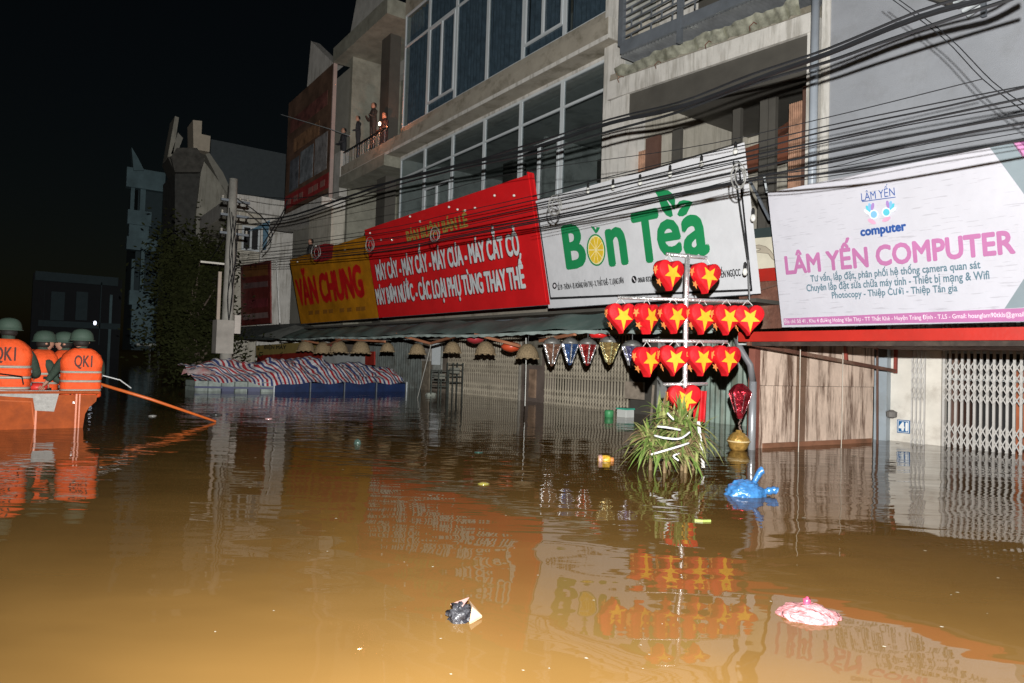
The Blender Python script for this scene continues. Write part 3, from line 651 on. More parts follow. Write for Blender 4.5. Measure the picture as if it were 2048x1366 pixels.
# ---- yellow part
yz0, yz1 = zmean(SP, (595, 642), (743, 640)), zmean(SP, (583, 512), (740, 456))
yx0 = xmean(SP, (583, 512), (595, 642))
ys_ = thing('shop_sign', 'yellow shop sign with raised dark red letters left of the red sign', 'sign', (yx0, 7.95, rz0))
yv = mat('yellow_vinyl', (.46, .19, .009), .4, var=.3, scale=1.5, stain=.4, scol=(.2, .08, .01), bump=.3, bscale=4)
banner(SP, yx0, rx0 - .01, rz0, rz1 - .15, yv, ys_, wav=.01)
rl = mat('red_letter', (.5, .012, .012), .4, coat=.2, var=.3)
SP.text('VĂN CHUNG', (599, 606), (729, 595), (599, 560), rl, ys_, o=.05, bold=(.07,.045))
for x_ in (617, 630, 646, 657, 679, 694, 712, 722):
    y_ = 630 - (x_ - 617) * .08; SP.shape([(x_, y_ - 8), (x_ + 9, y_ - 9), (x_ + 9, y_ - 1), (x_, y_)], mat('brown_letter', (.25, .1, .01)), ys_, 'print_block', o=.012)
SP.shape([(626, 505), (630, 493), (650, 487), (667, 489), (664, 517), (645, 524), (628, 524)], mat('dark_red_print', (.3, .015, .02)), ys_, 'emblem')
# ---- small far red sign
fs = thing('shop_sign', 'small dim red shop sign beside the utility pole', 'sign', PY(480, 650, 9.0))
FP = Pl(9.0, k=.05)
FP.shape([(481, 531), (540, 521), (541, 646), (482, 652)], mat('dim_red_print', (.18, .03, .025), .5, var=.4), fs, 'panel', o=0, th=.06)
for k, (y0, y1, cl) in enumerate(((533, 555, (.25, .1, .03)), (566, 578, (.2, .12, .12)), (600, 618, (.25, .04, .05)), (628, 640, (.3, .2, .19)))):
    FP.shape([(486, y0 + 1), (535, y0 - 4), (536, y1 - 5), (487, y1)], mat('dim_print_%d' % k, cl, .5, var=.4), fs, 'print_band', o=.008)

dm = thing('shop_sign', 'small yellow and red shop sign below the dark awning left of the baskets', 'sign', PY(510, 712, 8.6))
DP = Pl(8.6, k=0)
DP.shape([(512, 691), (634, 683), (634, 703), (512, 711)], mat('dim_yellow_print', (.4, .3, .1), .5), dm, 'panel', o=0, th=.05)
DP.shape([(514, 711), (642, 702), (642, 722), (514, 725)], mat('dull_red_print', (.32, .03, .02), .5, var=.3), dm, 'panel', o=0, th=.05)
DP.text('ĐIỆN MÁY', (528, 699), (572, 697), (528, 691), blk, dm, o=.012, bold=.03)
wb = thing('shop_sign', 'long pale board hung under the awning behind the woven lampshades', 'sign', PY(594, 720, 9.3))
WP = Pl(9.3, k=0)
WP.shape([(594, 704), (730, 711), (730, 728), (594, 726)], mat('pale_board', (.5, .53, .53), .6, var=.2), wb, 'panel', o=0, th=.05)
WP.shape([(730, 703), (748, 703), (748, 730), (730, 730)], mat('dull_red_print', (.3, .03, .02)), wb, 'end_panel', o=0, th=.05)

# ---- strip of wall between tea sign and computer sign
ms = thing('mural_wall', 'cream wall strip with a drawn hand and red band between the two white signs', 'wall', (-6.0, 9.2, 1.9))
MP = Pl(8.7, k=0)
MP.shape([(1490, 476), (1560, 470), (1560, 534), (1490, 540)], mat('mural_cream', (.6, .56, .45), .8), ms, 'cream_panel', 0, .06)
MP.shape([(1490, 540), (1575, 533), (1575, 562), (1490, 566)], redp, ms, 'red_band', 0, .06)
MP.shape([(1490, 460), (1560, 452), (1560, 472), (1490, 478)], mat('dark_green_band', (.03, .045, .045)), ms, 'dark_band', .01, .06)
ink = mat('pencil_print', (.22, .19, .15), .8); skinp = mat('pencil_shade_print', (.42, .37, .29), .8)
def mz(pts): return [(1480 + x / 5.692, 460 + y / 5.692) for x, y in pts]
MP.shape(mz([(175, 180), (215, 170), (290, 190), (340, 230), (385, 290), (398, 355), (360, 320), (320, 265), (250, 258), (185, 250), (180, 240), (215, 232), (235, 215), (180, 205)]), skinp, ms, 'drawn_hand', .008)
for pts in ([(175, 178), (215, 168), (290, 188), (340, 228), (385, 290)], [(398, 355), (360, 322), (320, 267), (250, 260), (185, 252)], [(180, 206), (235, 215), (215, 232), (180, 238)]):
    q = mz(pts)
    for a_, b_ in zip(q, q[1:]): line(MP, a_, b_, 1.1, ink, ms, 'pencil_line', .016)
ra = thing('rusty_awning', 'rust brown sheet awning sloping down between the two white signs', 'awning', (-6, 8.5, 1.7))
RA = Pl(8.2, k=-.1)
g = MB(); A_, B_, C_, D_ = RA.hit(1478, 566), RA.hit(1585, 560), RA.hit(1585, 655), RA.hit(1478, 660)
g.prism([A_, B_, C_, D_], (0, .04, .01)); g.build('sheet', rust, ra)
MB().bar(RA.hit(1520, 580, .03), RA.hit(1556, 569, .03), .02).build('batten', brownwood, ra)

# ================================================================== AWNINGS
RBY = 6.65
rb = thing('red_awning', 'flat awning with bright red front beam over the computer shop entrance', 'awning', (-4.8, RBY, 1.3))
zt, zb = PY(1700, 660, RBY).z, PY(1700, 682, RBY).z
MB().box(-4.85, 2.5, RBY, RBY + .06, zb, zt).build('front_beam', redp, rb, bevel=.008)
MB().box(-4.83, 2.5, RBY + .08, 10.3, zb + .03, zt - .02).build('awning_sheet', rust, rb)
MB().box(-4.8, 2.5, RBY + .1, RBY + .18, zb - .045, zb + .03).build('rear_beam', mat('black_brown_beam', (.035, .025, .02), .8, var=.5, scale=8, stain=.5, scol=(.16, .12, .09)), rb)  # beam coloured a very dark rust brown, with paler blotches
br = thing('awning_bracket', 'triangular rusty steel bracket holding the red awning beside the plywood', 'bracket', (-4.7, 9.6, 1))
XB = -4.75
pa, pb = PX(1497, 687, XB), PX(1791, 742, XB)
MB().bar(pa, pb, .035, .045).build('diagonal_bar', rust, br)
MB().bar(PX(1792, 690, XB), pb + Vector((0, 0, -.03)), .04).build('wall_bar', mat('bracket_red', (.25, .05, .035), .6), br)
MB().bar(PX(1690, 682, XB), PX(1693, 722, XB), .035).build('strut', mat('bracket_red', (.25, .05, .035)), br)
MB().bar(PX(1720, 683, XB), PX(1755, 697, XB), .03).build('strut', mat('bracket_red', (.25, .05, .035)), br)
MB().bar(PX(1755, 697, XB), PX(1755, 900, XB), .022).build('strut', brownwood, br)
# green tarpaulin awning
GY = 6.9
gz0, gz1 = PY(1000, 665, GY).z, PY(1000, 637, GY + .6).z
ga = thing('tarpaulin_awning', 'long grey green tarpaulin awning running under the red and tea signs', 'awning', (-12, GY, gz0))
gx0, gx1 = PY(560, 670, GY).x, -5.35
tarpg = mat('grey_green_tarp', (.115, .175, .16), .7, spec=.15, var=.3, scale=1.2, bump=.4, bscale=3, stain=.5, scol=(.28, .32, .3))
g = MB()
def gf(u, v):
    x = gx0 + (gx1 - gx0) * u
    sag = .03 * math.sin(x * 2.6) * math.sin(math.pi * v) + .02 * math.sin(x * 5 + v * 3)
    return (x, GY + .75 * v, gz0 + (gz1 - gz0) * (v ** .75) + sag + .015 * math.sin(x * 1.3))
g.grid(gf, 160, 6); g.build('sheet', tarpg, ga, smooth=True)
g = MB()
g.grid(lambda u, v: (gx0 + (gx1 - gx0) * u, GY - .01 + .012 * math.sin((gx0 + (gx1 - gx0) * u) * 9), gz0 - .01 - .05 * v + .015 * math.sin((gx0 + (gx1 - gx0) * u) * 1.3) + .01 * v * math.sin((gx0 + (gx1 - gx0) * u) * 21)), 200, 1)
g.build('valance', mat('valance_edge', (.3, .36, .34), .5, var=.3), ga)
MB().box(gx0, gx1, GY + .76, GY + .8, gz1 - .05, gz1 - .01).build('rear_rail', steelblue, ga)
MB().box(gx0, gx1, GY + .8, 10.2, gz1 + .05, gz1 + .1).build('rear_sheet', darkbrown, ga)
wood_or = mat('orange_timber', (.36, .15, .08), .6, var=.3)
for (a_, b_, ya, yb) in (((793, 668), (862, 687), 7.0, 7.3), ((862, 687), (918, 670), 7.3, 7.0), ((950, 668), (1040, 692), 7.0, 7.3), ((672, 677), (770, 683), 7.0, 7.3), ((605, 680), (655, 690), 7.0, 7.3), ((655, 690), (690, 676), 7.3, 7.0), ((1080, 682), (1150, 668), 7.3, 7.0)):
    MB().bar(PY(*a_, ya), PY(*b_, yb), .05, .05).build('folding_arm', wood_or, ga)
da = thing('dark_awning', 'dark sagging awning edge left of the green tarpaulin near the pole', 'awning', PY(500, 680, 8))
MB().prism([PY(470, 678, 7.6), PY(545, 680, 7.6), PY(625, 655, 8.2), PY(600, 648, 8.6), PY(470, 655, 8.6)], (0, .05, .04)).build('sheet', mat('dull_tarp', (.1, .12, .115), .6, var=.4, scale=2), da)
MB().prism([PY(516, 672, 7.58), PY(560, 678, 7.58), PY(610, 656, 8.15), PY(590, 651, 8.3)], (0, .02, .02)).build('torn_flap', mat('pale_flap', (.27, .3, .28), .6, var=.3), da)

# ================================================================== woven lampshades, foil lanterns
straw = mat('woven_straw', (.27, .2, .115), .8, var=.45, scale=40, bump=1, bscale=90)
bask = [(612, 695, 34), (647, 699, 36), (678, 697, 36), (722, 698, 38), (775, 697, 28), (835, 701, 33), (905, 698, 35), (971, 700, 41), (1055, 707, 46)]
blab = ['leftmost small woven dome lampshade under the awning near the yellow sign board', 'second woven dome lampshade from the left, tilted, over the pale board', 'third woven dome lampshade from the left, touching its tilted neighbour', 'fourth woven dome lampshade from the left, over the red end of the pale board', 'narrow woven dome lampshade above the right part of the striped tarpaulin', 'woven dome lampshade just left of the leaning rope', 'woven dome lampshade between the leaning rope and the folding gate', 'woven dome lampshade hung before the left folding gate', 'largest woven dome lampshade, rightmost, with scalloped rim above the hanging white rope']
for (x, y, wpx), lb_ in zip(bask, blab):
    Yb = 7.25; c = PY(x, y, Yb); dep = (c - EYE).dot(FW); rr = wpx / 2 * dep / F
    t = thing('lampshade', lb_, 'lampshade', c, 'woven lampshades hanging under the awning')
    b_ = MB(); b_.lathe(c, [(.02, rr * .85), (rr * .35, rr * .8), (rr * .62, rr * .6), (rr * .85, rr * .25), (rr * .97, -rr * .1), (rr, -rr * .38)], 20, jit=.02)
    b_.f = b_.f[:-1]
    b_.build('shade', straw, t, smooth=True)
    g = MB()
    for i in range(10):
        a0 = 2 * math.pi * i / 10; g.lathe(c + Vector((math.cos(a0) * rr * .97, math.sin(a0) * rr * .97, -rr * .42)), [(.01, -rr * .09), (rr * .2, 0), (.01, rr * .09)], 8)
    g.build('scalloped_rim', straw, t, smooth=True)
    MB().tube([c + Vector((0, 0, rr * .8)), c + Vector((0, .02, rr * .8 + .22))], .006, 4).build('hanging_cord', black, t)
def foil(name, col): return mat(name, col, .22, metal=.75, var=.7, scale=14, bump=1., bscale=16)
fl_l = [(1104, 706, 38, 48, 'fo_multi', (.5, .28, .2), 'red and silver patterned cone lantern hanging leftmost in the row of five'),
        (1140, 705, 36, 46, 'fo_blue', (.1, .2, .5), 'blue foil cone lantern hanging between two red ones'),
        (1175, 706, 38, 46, 'fo_red', (.65, .06, .06), 'red foil cone lantern with silver edges beside the blue one'),
        (1219, 703, 42, 48, 'fo_gold', (.55, .4, .16), 'gold tinsel cone lantern hanging right of the red cone'),
        (1264, 710, 42, 46, 'fo_violet', (.2, .2, .4), 'violet and blue foil cone lantern half behind the red heart')]
silver = foil('fo_silver', (.75, .78, .8))
for x, y, wpx, hpx, mn, cl, lb_ in fl_l:
    c = PY(x, y, 7.1); s_ = (c - EYE).dot(FW) / F; rr, hh = wpx / 2 * s_, hpx * s_
    t = thing('foil_lantern', lb_, 'lantern', c, 'foil cone lanterns under the awning')
    MB().lathe(c, [(.015, -hh * .55), (rr * .28, -hh * .45), (rr * .8, hh * .15), (rr, hh * .38)], 6, jit=.04).build('cone_body', foil(mn, cl), t)
    MB().lathe(c, [(rr * 1.02, hh * .37), (rr * .9, hh * .5), (rr * .45, hh * .62), (.02, hh * .66)], 12, jit=.05).build('domed_cap', mat('grey_foil_cap', (.2, .2, .19), .4, metal=.4, var=.4, scale=20), t, smooth=True)
    g = MB()
    for i in range(6):
        a0 = 2 * math.pi * (i + .0) / 6
        d_ = Vector((math.cos(a0), math.sin(a0), 0)); u = Vector((1, 0, 0)); 
        g.tube([c + Vector((d_.y, -d_.x, 0)) * rr * 1.0 + Vector((0, 0, hh * .38)), c + Vector((d_.y, -d_.x, 0)) * rr * .28 + Vector((0, 0, -hh * .45))], .012, 5)
    g.build('foil_edges', silver if mn != 'fo_gold' else foil('fo_gold_edge', (.8, .65, .35)), t)
    MB().tube([c + Vector((0, 0, hh * .64)), c + Vector((0, 0, hh * .64 + .12))], .004, 4).build('cord', black, t)
c = PY(1199, 672, 7.1)
t = thing('red_tray', 'red rimmed round tray with wire loop hanging just above the foil cones', 'tray', c)
MB().lathe(c, [(.13, -.03), (.16, .02), (.155, .03), (.12, -.01)], 18).build('rim', mat('glossy_red', (.6, .02, .02), .25), t, smooth=True)
MB().tube([c + Vector((-.07, 0, .02)), c + Vector((-.05, 0, .09)), c + Vector((0, 0, .12)), c + Vector((.05, 0, .09)), c + Vector((.07, 0, .02))], .005, 5).build('wire_loop', metalw, t)
for (x, y, cl, lb_) in ((950, 678, (.4, .04, .05), 'crumpled red plastic ball lamp tied under the awning'), (1022, 694, (.55, .08, .03), 'flat red and gold lamp hanging between two woven shades'), (672, 690, (.35, .04, .06), 'dim red round ornament between woven shades')):
    c = PY(x, y, 7.6); tag(MB().lathe(c, [(.03, -.1), (.15, -.06), (.2, 0), (.15, .07), (.03, .1)], 14, jit=.05).build('ornament', mat('orn_%d' % x, cl, .35, coat=.5), smooth=True), lb_, 'lamp')

# ================================================================== gates
def fold_gate(label, x0, x1, Y, zt, sp, m, wbar=.03):
    t = thing('folding_gate', label, 'gate', ((x0 + x1) / 2, Y, 0))
    n = int((x1 - x0) / sp); first = None
    for i in range(n + 1):
        x = x0 + i * sp
        if first is None:
            first = MB().box(x - wbar / 2, x + wbar / 2, Y, Y + .025, -.4, zt).build('bar', m, t)
        else: share(first, (i * sp, 0, 0), t)
    g = MB()
    rows = [(-.14, .02), (.02, .18), (.18, .34)] + [(.62, .76), (.76, .9), (.9, 1.04), (1.04, 1.18)]
    for i in range(n):
        xa, xb = x0 + i * sp, x0 + (i + 1) * sp
        for k, (za, zb_) in enumerate(rows):
            g.bar((xa, Y - .012, za), (xb, Y - .012, zb_), .012, .008, up=(0, 1, 0)); g.bar((xa, Y - .022, zb_), (xb, Y - .022, za), .012, .008, up=(0, 1, 0))
    o = g.build('lattice_straps', m, t); o['kind'] = 'stuff'
    MB().box(x0 - .03, x1 + .03, Y - .005, Y + .04, zt, zt + .06).build('top_track', m, t)
    return t
gm = mat('grey_gate_paint', (.5, .49, .47), .45, var=.15, stain=.4, scol=(.25, .2, .15))
gm2 = mat('old_gate_paint', (.46, .41, .32), .5, var=.35, scale=5, stain=.5)
fold_gate('pale grey folding lattice gate of the computer shop beside the house number', -4.22, -2.6, 10.42, 1.7, .0755, gm, .03)
fold_gate('bunched end of a pale folding gate standing against the white pier', -4.6, -4.38, 10.34, 1.7, .055, gm, .018)
fold_gate('old folding lattice gate behind the foil cone lanterns', -12.9, -10.05, 10.25, 1.6, .095, gm2, .028)
fold_gate('old folding lattice gate behind the woven lampshades', -17.7, -14.05, 10.35, 1.6, .1, gm2, .03)
ds_ = thing('sign_post_panel', 'brown backing panel inside the old gate behind the foil lanterns', 'panel', (-11.5, 10.9, 0))
MB().box(-12.9, -10.1, 10.9, 10.95, -.4, 1.6).build('backing', mat('brown_back', (.09, .075, .06), .8, var=.4), ds_)

# ================================================================== plywood partition
pw = thing('plywood_wall', 'stained plywood board wall beside the blue grey column', 'wall', (-5.05, 8.7, 0))
ply = mat('wet_plywood', (.68, .53, .43), .65, var=.18, scale=2, bump=.3, bscale=20, stain=.95, scol=(.1, .05, .03), streak=True)
def plx(y): return -5.17 + (y - 7.5) * .115
ysp = [7.55, 8.22, 8.42, 9.12, 9.85]
for k in range(4):
    for z0, z1, o_ in ((-.4, .78 + .0 * k, 0), (.785, 1.4, .008)):
        y0, y1 = ysp[k] + .003, ysp[k + 1] - .003
        m_ = ply if k != 1 else mat('damp_plywood', (.2, .12, .08), .7, var=.3, stain=.6)
        MB().quadbox((plx(y0) + o_, y0, z0), (plx(y1) - plx(y0), y1 - y0, 0), (-.02, 0, 0), (0, 0, z1 - z0)).build('board', m_, pw)
MB().box(-5.24, -5.15, 7.42, 7.53, -.4, 1.45).build('corner_post', mat('red_brown_post', (.2, .07, .05), .6, var=.3), pw)
MB().quadbox((plx(7.6) + .012, 7.6, -.3), (plx(9.8) - plx(7.6), 2.2, 0), (.012, 0, 0), (0, 0, .36)).build('bottom_rail', mat('mud_board', (.26, .12, .07), .6, var=.3, stain=.6), pw)
for (x, y0, y1, lb_) in ((1601, 675, 900, 'thin pale string hanging before the plywood, left one'), (1686, 683, 905, 'thin pale string hanging before the plywood, right one')):
    a_ = PX(x, y0, -4.7); tag(MB().tube([a_, Vector((a_.x + .01, a_.y - .01, .6)), Vector((a_.x, a_.y, -.05))], .006, 4).build('string', mat('pale_cord', (.5, .45, .38))), lb_, 'string')
p1 = thing('downpipe', 'silver drainpipe standing in the water at the corner of the plywood wall', 'drainpipe', (-5.12, 7.3, 0))
c0 = PY(1506, 760, 7.3)
MB().tube([(c0.x, 7.3, -.3), (c0.x, 7.3, c0.z - .02)], .045, 12).build('pipe', mat('silver_pipe', (.45, .47, .5), .3, metal=.5), p1, smooth=True)
MB().tube([(c0.x, 7.3, c0.z - .02), PY(1500, 730, 7.25), PY(1482, 700, 7.2), PY(1474, 680, 7.2)], .04, 10).build('elbow', mat('dark_pipe', (.16, .16, .17), .5), p1, smooth=True)
MB().tube([PY(1484, 690, 7.15), PY(1484, 672, 7.15)], .06, 12).build('clear_funnel', mat('clear_plastic', (.55, .6, .6), .15, coat=.6), p1, smooth=True)
# house number
hn = thing('house_number', 'blue enamel house number plate 41 on the white pier', 'sign', (-4.78, 10.38, .1))
NP = Pl(10.385, zb=0, k=0)
a_, b_ = NP.hit(1794, 865), NP.hit(1820, 841)
MB().box(a_.x, b_.x, 10.383, 10.393, a_.z, b_.z).build('plate', mat('blue_enamel', (.02, .12, .3), .25, coat=.5), hn)
wen = mat('white_enamel', (.75, .78, .78), .3); e_ = .012
g = MB()
for (xa, xb, za, zb_) in ((a_.x + e_, b_.x - e_, a_.z + e_, a_.z + e_ + .006), (a_.x + e_, b_.x - e_, b_.z - e_ - .006, b_.z - e_), (a_.x + e_, a_.x + e_ + .008, a_.z + e_ + .006, b_.z - e_ - .006), (b_.x - e_ - .008, b_.x - e_, a_.z + e_ + .006, b_.z - e_ - .006)):
    g.box(xa, xb, 10.378, 10.3825, za, zb_)
g.build('border', wen, hn)
zz = a_.z + (b_.z - a_.z) * .22
lettering('41', (a_.x + (b_.x - a_.x) * .2, 10.3825, zz), (a_.x + (b_.x - a_.x) * .8, 10.3825, zz), (0, 0, 1), (b_.z - a_.z) * .56, wen, hn, bold=.075, proud=.004)
mt = PY(1783, 828, 10.3)
tag(MB().lathe(mt, [(.02, -.06), (.07, -.04), (.075, .03), (.02, .06)], 12).build('pipe_elbow', mat('dull_grey', (.16, .15, .14), .6)), 'small dull grey round fitting on the pier left of the house number', 'fitting')

# ================================================================== overhead cables
cabs = [
 ('thick twisted black cable bundle crossing highest from the pole to the upper right', .03, 4.9, [(2048, -40), (1980, -5), (1838, 34), (1654, 108), (1560, 141), (1357, 215), (1221, 246), (1060, 298), (1000, 312), (802, 358), (700, 392), (560, 436), (463, 434)]),
 ('black cable clipped along the top of the thick bundle', .016, 4.93, [(2048, -65), (1975, -20), (1838, 22), (1654, 98), (1500, 150), (1357, 205), (1221, 238), (1060, 288), (870, 344), (700, 380), (575, 397), (463, 386)]),
 ('black cable sagging below the thick bundle over the grey wall', .02, 4.97, [(2048, -10), (1900, 38), (1760, 86), (1654, 124), (1500, 170), (1357, 224), (1221, 262), (1060, 308), (900, 342), (740, 386), (575, 440), (463, 450)]),
 ('uppermost thin cable crossing the grey rendered wall', .006, 5.0, [(1965, 158), (1612, 245), (1350, 300), (1000, 352), (740, 420), (463, 470)]),
 ('second thin cable below the uppermost on the grey wall', .008, 5.02, [(2060, 170), (1900, 201), (1654, 252), (1500, 288), (1300, 333), (1065, 392), (900, 428), (740, 462), (463, 500)]),
 ('medium cable just under the twin thin cables on the grey wall', .011, 5.0, [(2060, 172), (1896, 212), (1654, 262), (1496, 303), (1200, 375), (1065, 401), (900, 438), (740, 470), (463, 505)]),
 ('thicker cable third from top on the grey wall, touching the tea sign top', .013, 4.95, [(2060, 194), (1840, 240), (1654, 280), (1500, 312), (1300, 358), (1120, 402), (898, 450), (740, 482), (463, 512)]),
 ('slim cable running close below the thicker third cable', .008, 5.05, [(2060, 206), (1800, 253), (1560, 306), (1300, 366), (1120, 410), (740, 486), (463, 520)]),
 ('heavy cable across the middle of the grey wall and tea sign', .015, 4.92, [(2060, 227), (1840, 268), (1560, 325), (1300, 384), (1120, 429), (898, 466), (740, 495), (463, 524)]),
 ('heavy cable lower down, crossing the large green leaf', .014, 4.96, [(2060, 244), (1900, 272), (1750, 306), (1560, 345), (1300, 398), (1040, 448), (898, 475), (740, 502), (463, 528)]),
 ('hair thin cable above the white computer sign', .005, 5.0, [(2060, 253), (1800, 298), (1650, 337), (1500, 352), (1300, 404), (1065, 455)]),
 ('second hair thin cable above the white computer sign', .005, 5.02, [(2060, 262), (1850, 300), (1700, 330), (1500, 358), (1300, 408), (1065, 462)]),
 ('lowest heavy cable skimming the top edge of the computer sign', .014, 4.9, [(2060, 276), (1900, 308), (1750, 335), (1600, 352), (1500, 362), (1300, 402), (1120, 436), (898, 478), (740, 506), (463, 532)]),
 ('thin cable grazing the computer sign edge below the lowest heavy one', .006, 4.98, [(1990, 290), (1850, 318), (1720, 343), (1600, 360), (1520, 366)]),
 ('first of two thin wires slanting down to the right across the grey wall', .006, 5.4, [(1770, -12), (1885, 75), (1965, 158), (2060, 232)]),
 ('second of two thin wires slanting down to the right across the grey wall', .006, 5.4, [(1782, -12), (1895, 72), (1985, 163), (2060, 216)]),
]
def smoothpts(P, k=4):
    out = []
    for i in range(len(P) - 1):
        p0, p1, p2, p3 = P[max(i - 1, 0)], P[i], P[i + 1], P[min(i + 2, len(P) - 1)]
        for j in range(k):
            t = j / k; out.append(.5 * ((2 * p1) + (p2 - p0) * t + (2 * p0 - 5 * p1 + 4 * p2 - p3) * t * t + (3 * p1 - p0 - 3 * p2 + p3) * t ** 3))
    return out + [P[-1]]
cablem = mat('black_cable', (.014, .015, .017), .4, var=.3)
for lb_, r_, Y_, pts in cabs:
    r_ = r_ if r_ >= .03 else r_ * .62
    P = smoothpts([PY(x, y, Y_) for x, y in pts])
    if r_ >= .03:
        g = MB()
        for k in range(5):
            g.tube([p + Vector((0, math.cos(i * .35 + k * 1.256), math.sin(i * .35 + k * 1.256))) * .012 for i, p in enumerate(P)], .009, 5)
        o = g.build('cable_bundle', cablem)
    else: o = MB().tube(P, r_, 6).build('overhead_cable', cablem)
    tag(o, lb_, 'cable', 'overhead cables strung along the street')
for k, (x, y, a_, b_, lb_) in enumerate(((1110, 410, 13, 20, 'coil of spare cable hung at the left top corner of the tea sign'), (1477, 352, 15, 26, 'large coil of spare cable at the right top corner of the tea sign'), (870, 468, 9, 14, 'small coil of cable before the gold letters of the red sign'), (740, 488, 8, 14, 'coil of cable where yellow and red signs meet'), (632, 503, 9, 14, 'coil of cable over the dark red emblem of the yellow sign'))):
    g = MB()
    for q, (f_, dx) in enumerate(((1, 0), (.7, 3), (.85, -2))):
        g.tube([PY(x + dx + a_ * f_ * math.cos(t_ * math.pi / 8), y + q * 2 + b_ * f_ * math.sin(t_ * math.pi / 8), 4.88 + q * .01) for t_ in range(17)], .005, 5)
    tag(g.build('cable_coil', mat('pale_coil', (.2, .2, .19), .4)), lb_, 'cable coil', 'coils of spare cable')
tag(MB().tube([PY(562, 229, 9.0), PY(660, 258, 9.0), PY(700, 272, 9.0)], .014, 5).build('antenna_rod', frame_w), 'thin pale rod slanting in front of the tall brown poster', 'rod')

# bulbs
def bulb(x, y, Y_, lb_, grp, s_=1.):
    c = PY(x, y, Y_); t = thing('light_bulb', lb_, 'bulb', c, grp)
    MB().lathe(c, [(.014 * s_, .015), (.02 * s_, .02), (.02 * s_, .08 * s_), (.008, .1 * s_)], 8).build('socket', black, t)
    MB().lathe(c, [(.003, -.07 * s_), (.022 * s_, -.06 * s_), (.033 * s_, -.03 * s_), (.028 * s_, 0), (.016 * s_, .022 * s_)], 10).build('glass', mat('bulb_glass', (.7, .7, .66), .08, coat=1), t, smooth=True)
G1 = 'unlit bulbs on a string over the tea sign'
for (x, y, lb_) in ((1176, 378, 'unlit bulb leftmost along the top of the tea sign'), (1226, 371, 'unlit bulb second from left over the tea sign'), (1280, 362, 'unlit bulb third from left over the tea sign'), (1340, 344, 'unlit bulb right of the big leaf on the tea sign'), (1403, 325, 'unlit bulb near the right top of the tea sign'), (1471, 299, 'unlit bulb at the very top right corner of the tea sign'), (1490, 540, 'unlit bulb hanging right of the tea sign lettering'), (1506, 432, 'unlit bulb at the right edge of the tea sign')):
    bulb(x, y, 7.2, lb_, G1)
G2 = 'small round bulbs fixed on the red and yellow signs'
where = ['left of the gold letters, upper one', 'left of the gold letters, lower one', 'near the red and yellow seam', 'above the first white row at left', 'above the gold letters, left of a pair', 'above the gold letters, second of a pair', 'above the right end of the gold letters', 'high at the right, left of two', 'high at the right end, last one', 'just right of the seam under the cables', 'over the last gold letter', 'beside the dark red emblem', 'above the yellow letters', 'at the far left corner of the yellow sign']
for k, (x, y) in enumerate(((820, 433), (840, 443), (740, 466), (784, 480), (898, 414), (915, 419), (950, 416), (989, 391), (1028, 391), (762, 479), (930, 421), (632, 492), (690, 500), (595, 524))):
    c = SP.hit(x, y, .12)
    tag(MB().lathe(c, [(.006, -.025), (.026, -.012), (.026, .012), (.006, .025)], 8).build('light_bulb', mat('bulb_glass', (.7, .7, .66)), smooth=True), 'small pale bulb ' + where[k], 'bulb', G2)
tag(MB().tube(smoothpts([PY(x, y - 9, 7.2) for x, y in ((1065, 402), (1176, 372), (1226, 364), (1280, 353), (1340, 336), (1403, 317), (1480, 294))]), .007, 5).build('lamp_string', cablem), 'black cord carrying the bulbs along the top of the tea sign', 'cord')
tag(MB().tube([PY(1467, 322, 7.18), PY(1482, 430, 7.2), PY(1496, 520, 7.2), PY(1499, 600, 7.22)], .011, 5).build('cord', cablem), 'black cord hanging down the right side of the tea sign', 'cord')

# leaning strut between signs
st = thing('steel_strut', 'slanting steel strut in the gap between the tea sign and the computer sign', 'strut', PY(1530, 420, 8.3))
MB().bar(PY(1500, 362, 8.3), PY(1540, 440, 8.3), .03).build('bar', steelblue, st)
MB().bar(PY(1528, 350, 8.3), PY(1534, 385, 8.3), .02).build('bar', frame_w, st)

# ================================================================== utility pole
pp = PY(455, 640, 4.5); PXc, PYc = pp.x, 4.5
up_ = thing('utility_pole', 'round concrete utility pole with meter boxes and cables beside the dark tree', 'pole', (PXc, PYc, 0))
conc = mat('pole_concrete', (.3, .29, .26), .8, var=.25, bump=.4)
top = PY(462, 362, 4.5)
MB().tube([(PXc, PYc, -.5), (PXc, PYc, 3), (PXc + .0, PYc, top.z)], [.17, .14, .11], 14).build('shaft', conc, up_, smooth=True)
MB().box(PXc - .25, PXc + .25, PYc - .32, PYc + .12, .95, 1.85).build('meter_box', mat('box_concrete', (.33, .31, .28), .8, var=.2), up_)
MB().box(PXc + .02, PXc + .2, PYc + .14, PYc + .3, 1.5, 2.0).build('pale_box', mat('pale_box', (.5, .46, .42), .7), up_)
MB().box(PXc + .02, PXc + .1, PYc - .3, PYc - .22, 1.86, 3.15).build('conduit', mat('conduit_buff', (.4, .33, .27), .6), up_)
for z in (4.2, 4.7, 5.1):
    MB().box(PXc - .05, PXc + .05, PYc - .3, PYc + .45, z, z + .06).build('cross_bracket', steelblue, up_)
    for dy in (-.25, .2, .4): MB().lathe((PXc, PYc + dy, z + .06), [(.02, 0), (.035, .02), (.02, .05), (.035, .08), (.01, .1)], 8).build('insulator', mat('insulator', (.4, .38, .33), .3), up_)
for k in range(5):
    MB().tube(smoothpts([Vector((PXc + .12, PYc - .1 + k * .06, 4.9 - k * .1)), Vector((PXc + .24, PYc + .1 * math.sin(k * 2), 3.6)), Vector((PXc + .17, PYc + .06 * math.cos(k * 3), 2.6)), Vector((PXc + .15, PYc, 1.8))]), .012, 5).build('drop_cable', cablem, up_)
MB().box(PXc, PXc + .05, PYc - .75, PYc - .15, 3.35, 3.4).build('lamp_arm', mat('pale_arm', (.6, .58, .52), .4), up_)
